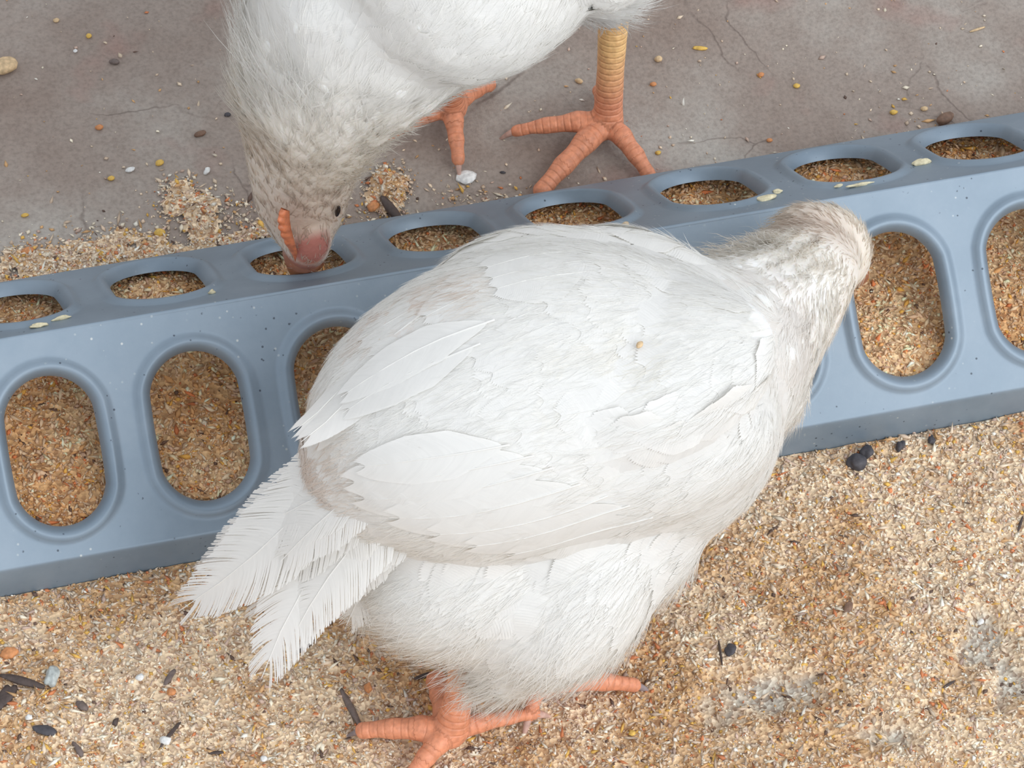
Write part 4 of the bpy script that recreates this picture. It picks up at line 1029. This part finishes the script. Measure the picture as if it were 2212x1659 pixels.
front_bits = [  # name, px, py, half sizes (mm), angle, material, label, category
 ('dropping', 1850, 1000, 2.6, 2.0, 1.5, .4, M_BLACK, 'dark lumpy dropping in front of the feeder, leftmost and largest of its row', 'dropping'),
 ('dropping', 1872, 978, 2.2, 1.6, 1.3, 1.2, M_BLACK, 'blackish dropping touching the feeder, just right of the largest lump', 'dropping'),
 ('dropping', 1944, 966, 1.5, 1.1, 1.2, 1.0, M_BLACK, 'small dark dropping against the feeder lip, middle of the row', 'dropping'),
 ('dropping', 2012, 953, 1.2, .9, 1.0, 1.3, M_BLACK, 'tiny black dropping against the feeder lip, rightmost of the row', 'dropping'),
 ('seed_hull', 1577, 1406, 2.0, 1.4, .9, 1.0, M_BLACK, 'black seed hull on the feed above the bare grey patch', 'seed hull'),
 ('splinter', 1556, 1412, 4.0, .35, .35, 1.4, M_DARK, 'thin dark splinter standing beside the black seed hull', 'splinter'),
 ('leaf_flake', 1832, 1312, 2.2, 1.0, .5, .9, M_BROWN, 'brown leaf flake lying on the feed right of centre', 'leaf'),
 ('splinter', 2050, 1479, 2.4, .4, .35, .35, M_DARK, 'short black splinter near the lower right of the feed', 'splinter'),
 ('splinter', 2204, 1133, 3.0, .4, .35, 1.0, M_DARK, 'dark splinter at the right edge of the picture', 'splinter'),
 ('pebble', 112, 1463, 3.2, 1.9, 1.7, 1.1, M_STONE, 'shiny grey pebble half sunk in the feed at the left', 'pebble'),
 ('bark_or_crevice', 45, 1472, 6.5, 1.3, .8, -.55, M_DARK, 'dark strip standing in for a crevice left of the shiny pebble', 'bark'),  # added dark solid in place of the dark crevice beside the pebble, no bark
 ('bark_or_crevice', 12, 1508, 4.0, 2.0, .8, .9, M_DARK, 'dark bark scrap cut by the left edge of the picture', 'bark'),
 ('husk', 178, 1527, 2.0, 1.2, .8, -1.1, M_GREY, 'grey-brown oval husk below the shiny pebble', 'husk'),
 ('husk', 97, 1580, 3.0, 1.5, .5, -.5, M_BLACK, 'dark pointed husk flake near the lower left corner', 'husk'),
 ('husk', 168, 1620, 2.6, .9, .6, -1.3, M_GREY, 'narrow dark husk at the bottom left, upright', 'husk'),
 ('seed', 249, 1561, 1.2, .7, .7, .9, M_DARK, 'small black seed among the feed at lower left', 'seed'),
 ('splinter', 368, 1587, 5.2, .55, .5, .75, M_DARK, 'long dark splinter slanting beside a white grit stone', 'splinter'),
 ('leaf_flake', 366, 1465, 2.8, .9, .5, .8, M_GREY, 'grey-brown pointed flake below the long tail feathers', 'leaf'),
 ('splinter', 468, 1627, 2.0, .5, .4, -.1, M_DARK, 'short thick black splinter at the bottom, left of the foot', 'splinter'),
 ('grit_stone', 359, 1602, 1.6, 1.3, 1.1, 0, M_WHITE, 'white grit stone beside the long dark splinter', 'stone'),
 ('grit_stone', 63, 1551, 1.1, .9, .8, 0, M_WHITE, 'small white grit stone near the lower left corner', 'stone'),
 ('grit_stone', 570, 1641, 1.1, .9, .8, .6, M_WHITE, 'white grit stone at the bottom edge left of the foot', 'stone'),
 ('grit_stone', 303, 1466, 1.3, .9, .8, .4, M_WHITE, 'pale grit stone right of the shiny pebble', 'stone'),
 ('grit_stone', 2118, 1345, 1.0, .8, .8, .4, M_WHITE, 'white round grit stone above the right bare patch', 'stone'),
 ('twig', 757, 1530, 6.8, .95, .8, 1.75, M_GREY, 'thick grey-brown twig in the feed left of the orange foot', 'twig'),
 ('twig', 918, 1460, 3.6, .7, .6, .15, M_DARK, 'small dark twig under the belly of the near chicken', 'twig'),
 ('bark_or_crevice', 660, 1395, 4.0, .9, .6, .6, M_DARK, 'dark bark strip below the tail feather tips', 'bark'),
 ('corn_bit', 370, 1496, 1.4, 1.1, .9, .2, M_ORANGE, 'bright orange corn bit on the feed below the tail', 'corn'),
 ('corn_bit', 20, 1412, 2.2, 1.6, .9, .3, M_ORANGE, 'orange corn bit under the feeder lip at the left edge', 'corn'),
 ('corn_bit', 795, 1488, 1.4, 1.0, .8, 1.4, M_ORANGE, 'orange corn bit between the twig and the foot', 'corn'),
 ('corn_bit', 1365, 1585, 1.0, .8, .7, 0, M_YEL, 'yellow corn bit on the feed right of the feet', 'corn'),
]
for i, (nm, px, py, sx, sy, sz, an, m, lab, cat) in enumerate(front_bits):
    o = blob(nm, px, py, gz(px, py), sx*mm, sy*mm, sz*mm, an, m, 200+i, 0.16 if sx > 3*sy else 0.42 if nm == 'dropping' else 0.26, 3, sink=0.45); tag(o, lab, cat)
back_bits = [
 ('bark_or_crevice', 845, 456, 5.4, 1.5, 1.0, -1.25, M_DARK, 'dark bark stick touching the far edge of the feeder', 'bark'),
 ('corn_bit', 806, 450, 2.2, 1.4, 1.0, .5, M_ORANGE, 'orange corn bit beside the dark stick behind the feeder', 'corn'),
 ('dropping', 2040, 263, 3.0, 1.8, 1.6, .3, M_BROWN, 'round dark brown dropping just behind the feeder at the right', 'dropping'),
 ('lime_flake', 1007, 384, 3.1, 2.5, .5, .4, M_WHITE, 'flat white flake on the concrete at the toe tip of the far chicken', 'flake'),
 ('stone', 8, 150, 4.5, 3.0, 2.0, .3, M_TAN, 'tan stone on the concrete at the left edge', 'stone'),
 ('crumb', 192, 80, .9, .8, .7, 0, M_YEL, 'yellow crumb on the concrete at upper left', 'crumb'),
 ('crumb', 122, 46, 1.0, .8, .7, 0, M_TAN, 'tan crumb on the concrete nearest the upper left corner', 'crumb'),
 ('crumb', 163, 112, .7, .6, .5, 0, M_WHITE, 'white crumb below the yellow crumb at upper left', 'crumb'),
 ('dirt_clump', 248, 136, 1.7, 1.0, .7, -.4, M_GREY, 'dark dirt clump on the concrete at upper left', 'dirt'),
 ('crumb', 214, 278, 1.2, .9, .8, 0, M_ORANGE, 'orange crumb on the concrete between stone and feed drift', 'crumb'),
 ('crumb', 345, 354, 1.5, 1.0, .8, .3, M_YEL, 'amber crumb just above the feed drift', 'crumb'),
 ('crumb', 281, 369, 1.6, .8, .7, .2, M_WHITE, 'pale oblong crumb left of the amber crumb', 'crumb'),
 ('crumb', 239, 388, 1.1, .8, .7, 0, M_YEL, 'amber crumb lowest left above the drift', 'crumb'),
 ('seed_hull', 432, 291, 1.9, 1.0, .7, .2, M_BROWN, 'brown seed hull on the concrete left of the far head', 'seed hull'),
 ('seed', 491, 250, 1.0, .7, .6, 0, M_BLACK, 'black seed on the concrete left of the far neck', 'seed'),
 ('crumb', 54, 467, 1.2, .7, .6, .1, M_YEL, 'pale yellow crumb on bare concrete at the left', 'crumb'),
 ('crumb', 447, 372, 1.4, .8, .8, .8, M_WHITE, 'whitish crumb at the upper edge of the feed drift', 'crumb'),
 ('crumb', 60, 545, 2.0, 1.3, .9, .2, M_ORANGE, 'reddish crumb behind the feeder near the left edge', 'crumb'),
 ('seed', 1120, 121, .9, .5, .5, .1, M_BLACK, 'black seed on the concrete right of the far body', 'seed'),
 ('seed', 1086, 374, .9, .4, .4, -.4, M_BLACK, 'black seed between the two feet of the far chicken', 'seed'),
 ('crumb', 1251, 178, 1.2, .8, .8, -.6, M_TAN, 'tan crumb left of the yellow shank', 'crumb'),
 ('crumb', 1422, 131, 1.2, 1.1, .9, 0, M_TAN, 'round tan crumb right of the yellow shank', 'crumb'),
 ('crumb', 1411, 184, 1.0, .7, .6, 0, M_ORANGE, 'brownish crumb below the round tan crumb', 'crumb'),
 ('straw_bit', 1512, 106, 2.4, .7, .5, -.3, M_YEL, 'straw-yellow shred on the concrete at upper right', 'straw'),
 ('crumb', 1643, 164, 1.1, .8, .7, 0, M_ORANGE, 'orange crumb on the right concrete, upper of a pair', 'crumb'),
 ('crumb', 1720, 188, 1.1, .8, .7, 0, M_YEL, 'amber crumb on the right concrete, lower of a pair', 'crumb'),
 ('crumb', 1929, 245, 1.2, .8, .8, 0, M_YEL, 'yellow crumb left of the brown dropping, far right', 'crumb'),
 ('crumb', 1996, 237, 1.1, .8, .7, 0, M_TAN, 'tan crumb beside the brown dropping', 'crumb'),
 ('crumb', 1662, 305, 1.0, .7, .6, 0, M_ORANGE, 'orange crumb close behind the feeder at right', 'crumb'),
 ('crumb', 1421, 332, .9, .7, .6, 0, M_YEL, 'yellow crumb by the toe tip of the standing leg', 'crumb'),
 ('straw_bit', 2110, 65, 3.0, .4, .35, .2, M_TAN, 'thin straw shred at the upper right corner', 'straw'),
 ('crumb', 345, 505, 1.6, 1.2, .9, 0, M_YEL, 'amber crumb in the feed drift behind the feeder', 'crumb'),
]
for i, (nm, px, py, sx, sy, sz, an, m, lab, cat) in enumerate(back_bits):
    z_ = float(max(FZ, back_h(*[np.array([q]) for q in at(px, py, FZ)[:2]])[0])) if at(px, py, FZ)[1] > YB else FZ
    o = blob(nm, px, py, z_, sx*mm, sy*mm, sz*mm, an, m, 300+i, 0.18, sink=0.2); tag(o, lab, cat)
# dried mash stuck on the lid: far slope plane and front slope plane
def lid_z(px, py, side):
    v = ray(px, py); nn = np.array([0, side*ST, CT]); p0 = np.array([0, side*LS*CT, LH]); t = ((p0-_C)@nn)/(v@nn); return (_C+v*t)[2], nn
for i, (px, py, sx, sy, sz, an, side, m, lab) in enumerate([
  (1650, 433, 3.4, 1.1, .8, .15, 1, M_PASTE, 'dried yellowish mash smear on the lid, above the near chicken head'),
  (1680, 417, 1.6, 1.1, .7, .3, 1, M_PASTE, 'small dried mash dab right of the longer smear'),
  (1860, 402, 3.8, .8, .7, .05, 1, M_PASTE, 'thin line of dried mash below a far hole, right half'),
  (1815, 405, 2.0, .7, .7, .05, 1, M_PASTE, 'short dried mash dab, left end of the thin line'),
  (1995, 354, 3.0, 1.2, 1.0, .2, 1, M_PASTE, 'rightmost thick dried mash lump on the lid'),
  (85, 706, 2.6, .9, .7, .1, 1, M_PASTE, 'dried mash smear on the lid at the far left'),
  (135, 690, 2.6, .6, .6, .2, 1, M_PASTE, 'thin dried mash streak right of the left smear'),
  (1351, 487, 1.1, .7, .7, .2, 1, M_TAN, 'brown crumb on the lid behind the near chicken back'),
  (458, 634, .9, .6, .6, .2, 1, M_PASTE, 'small yellow crumb on the lid beside the second far hole'),
  (1805, 372, .01, .01, .01, 0, 1, M_PASTE, None)]):
    if lab is None: continue
    z_, nn = lid_z(px, py, side); o = blob('mash_crumb', px, py, z_, sx*mm, sy*mm, sz*mm, an, m, 400+i, 0.35, 3, nn, sink=0.35); tag(o, lab, 'dried feed')
# a crumb caught in the ruffled feathers of the back
h_ = n_skin.hit(1381, 746)
o = blob('crumb', 1381, 746, h_[0][2]+.0016, 1.2*mm, .8*mm, .7*mm, .9, M_TAN, 451, 0.25, 2, h_[1], sink=.4); tag(o, 'tan crumb caught in the back feathers of the near chicken', 'crumb')
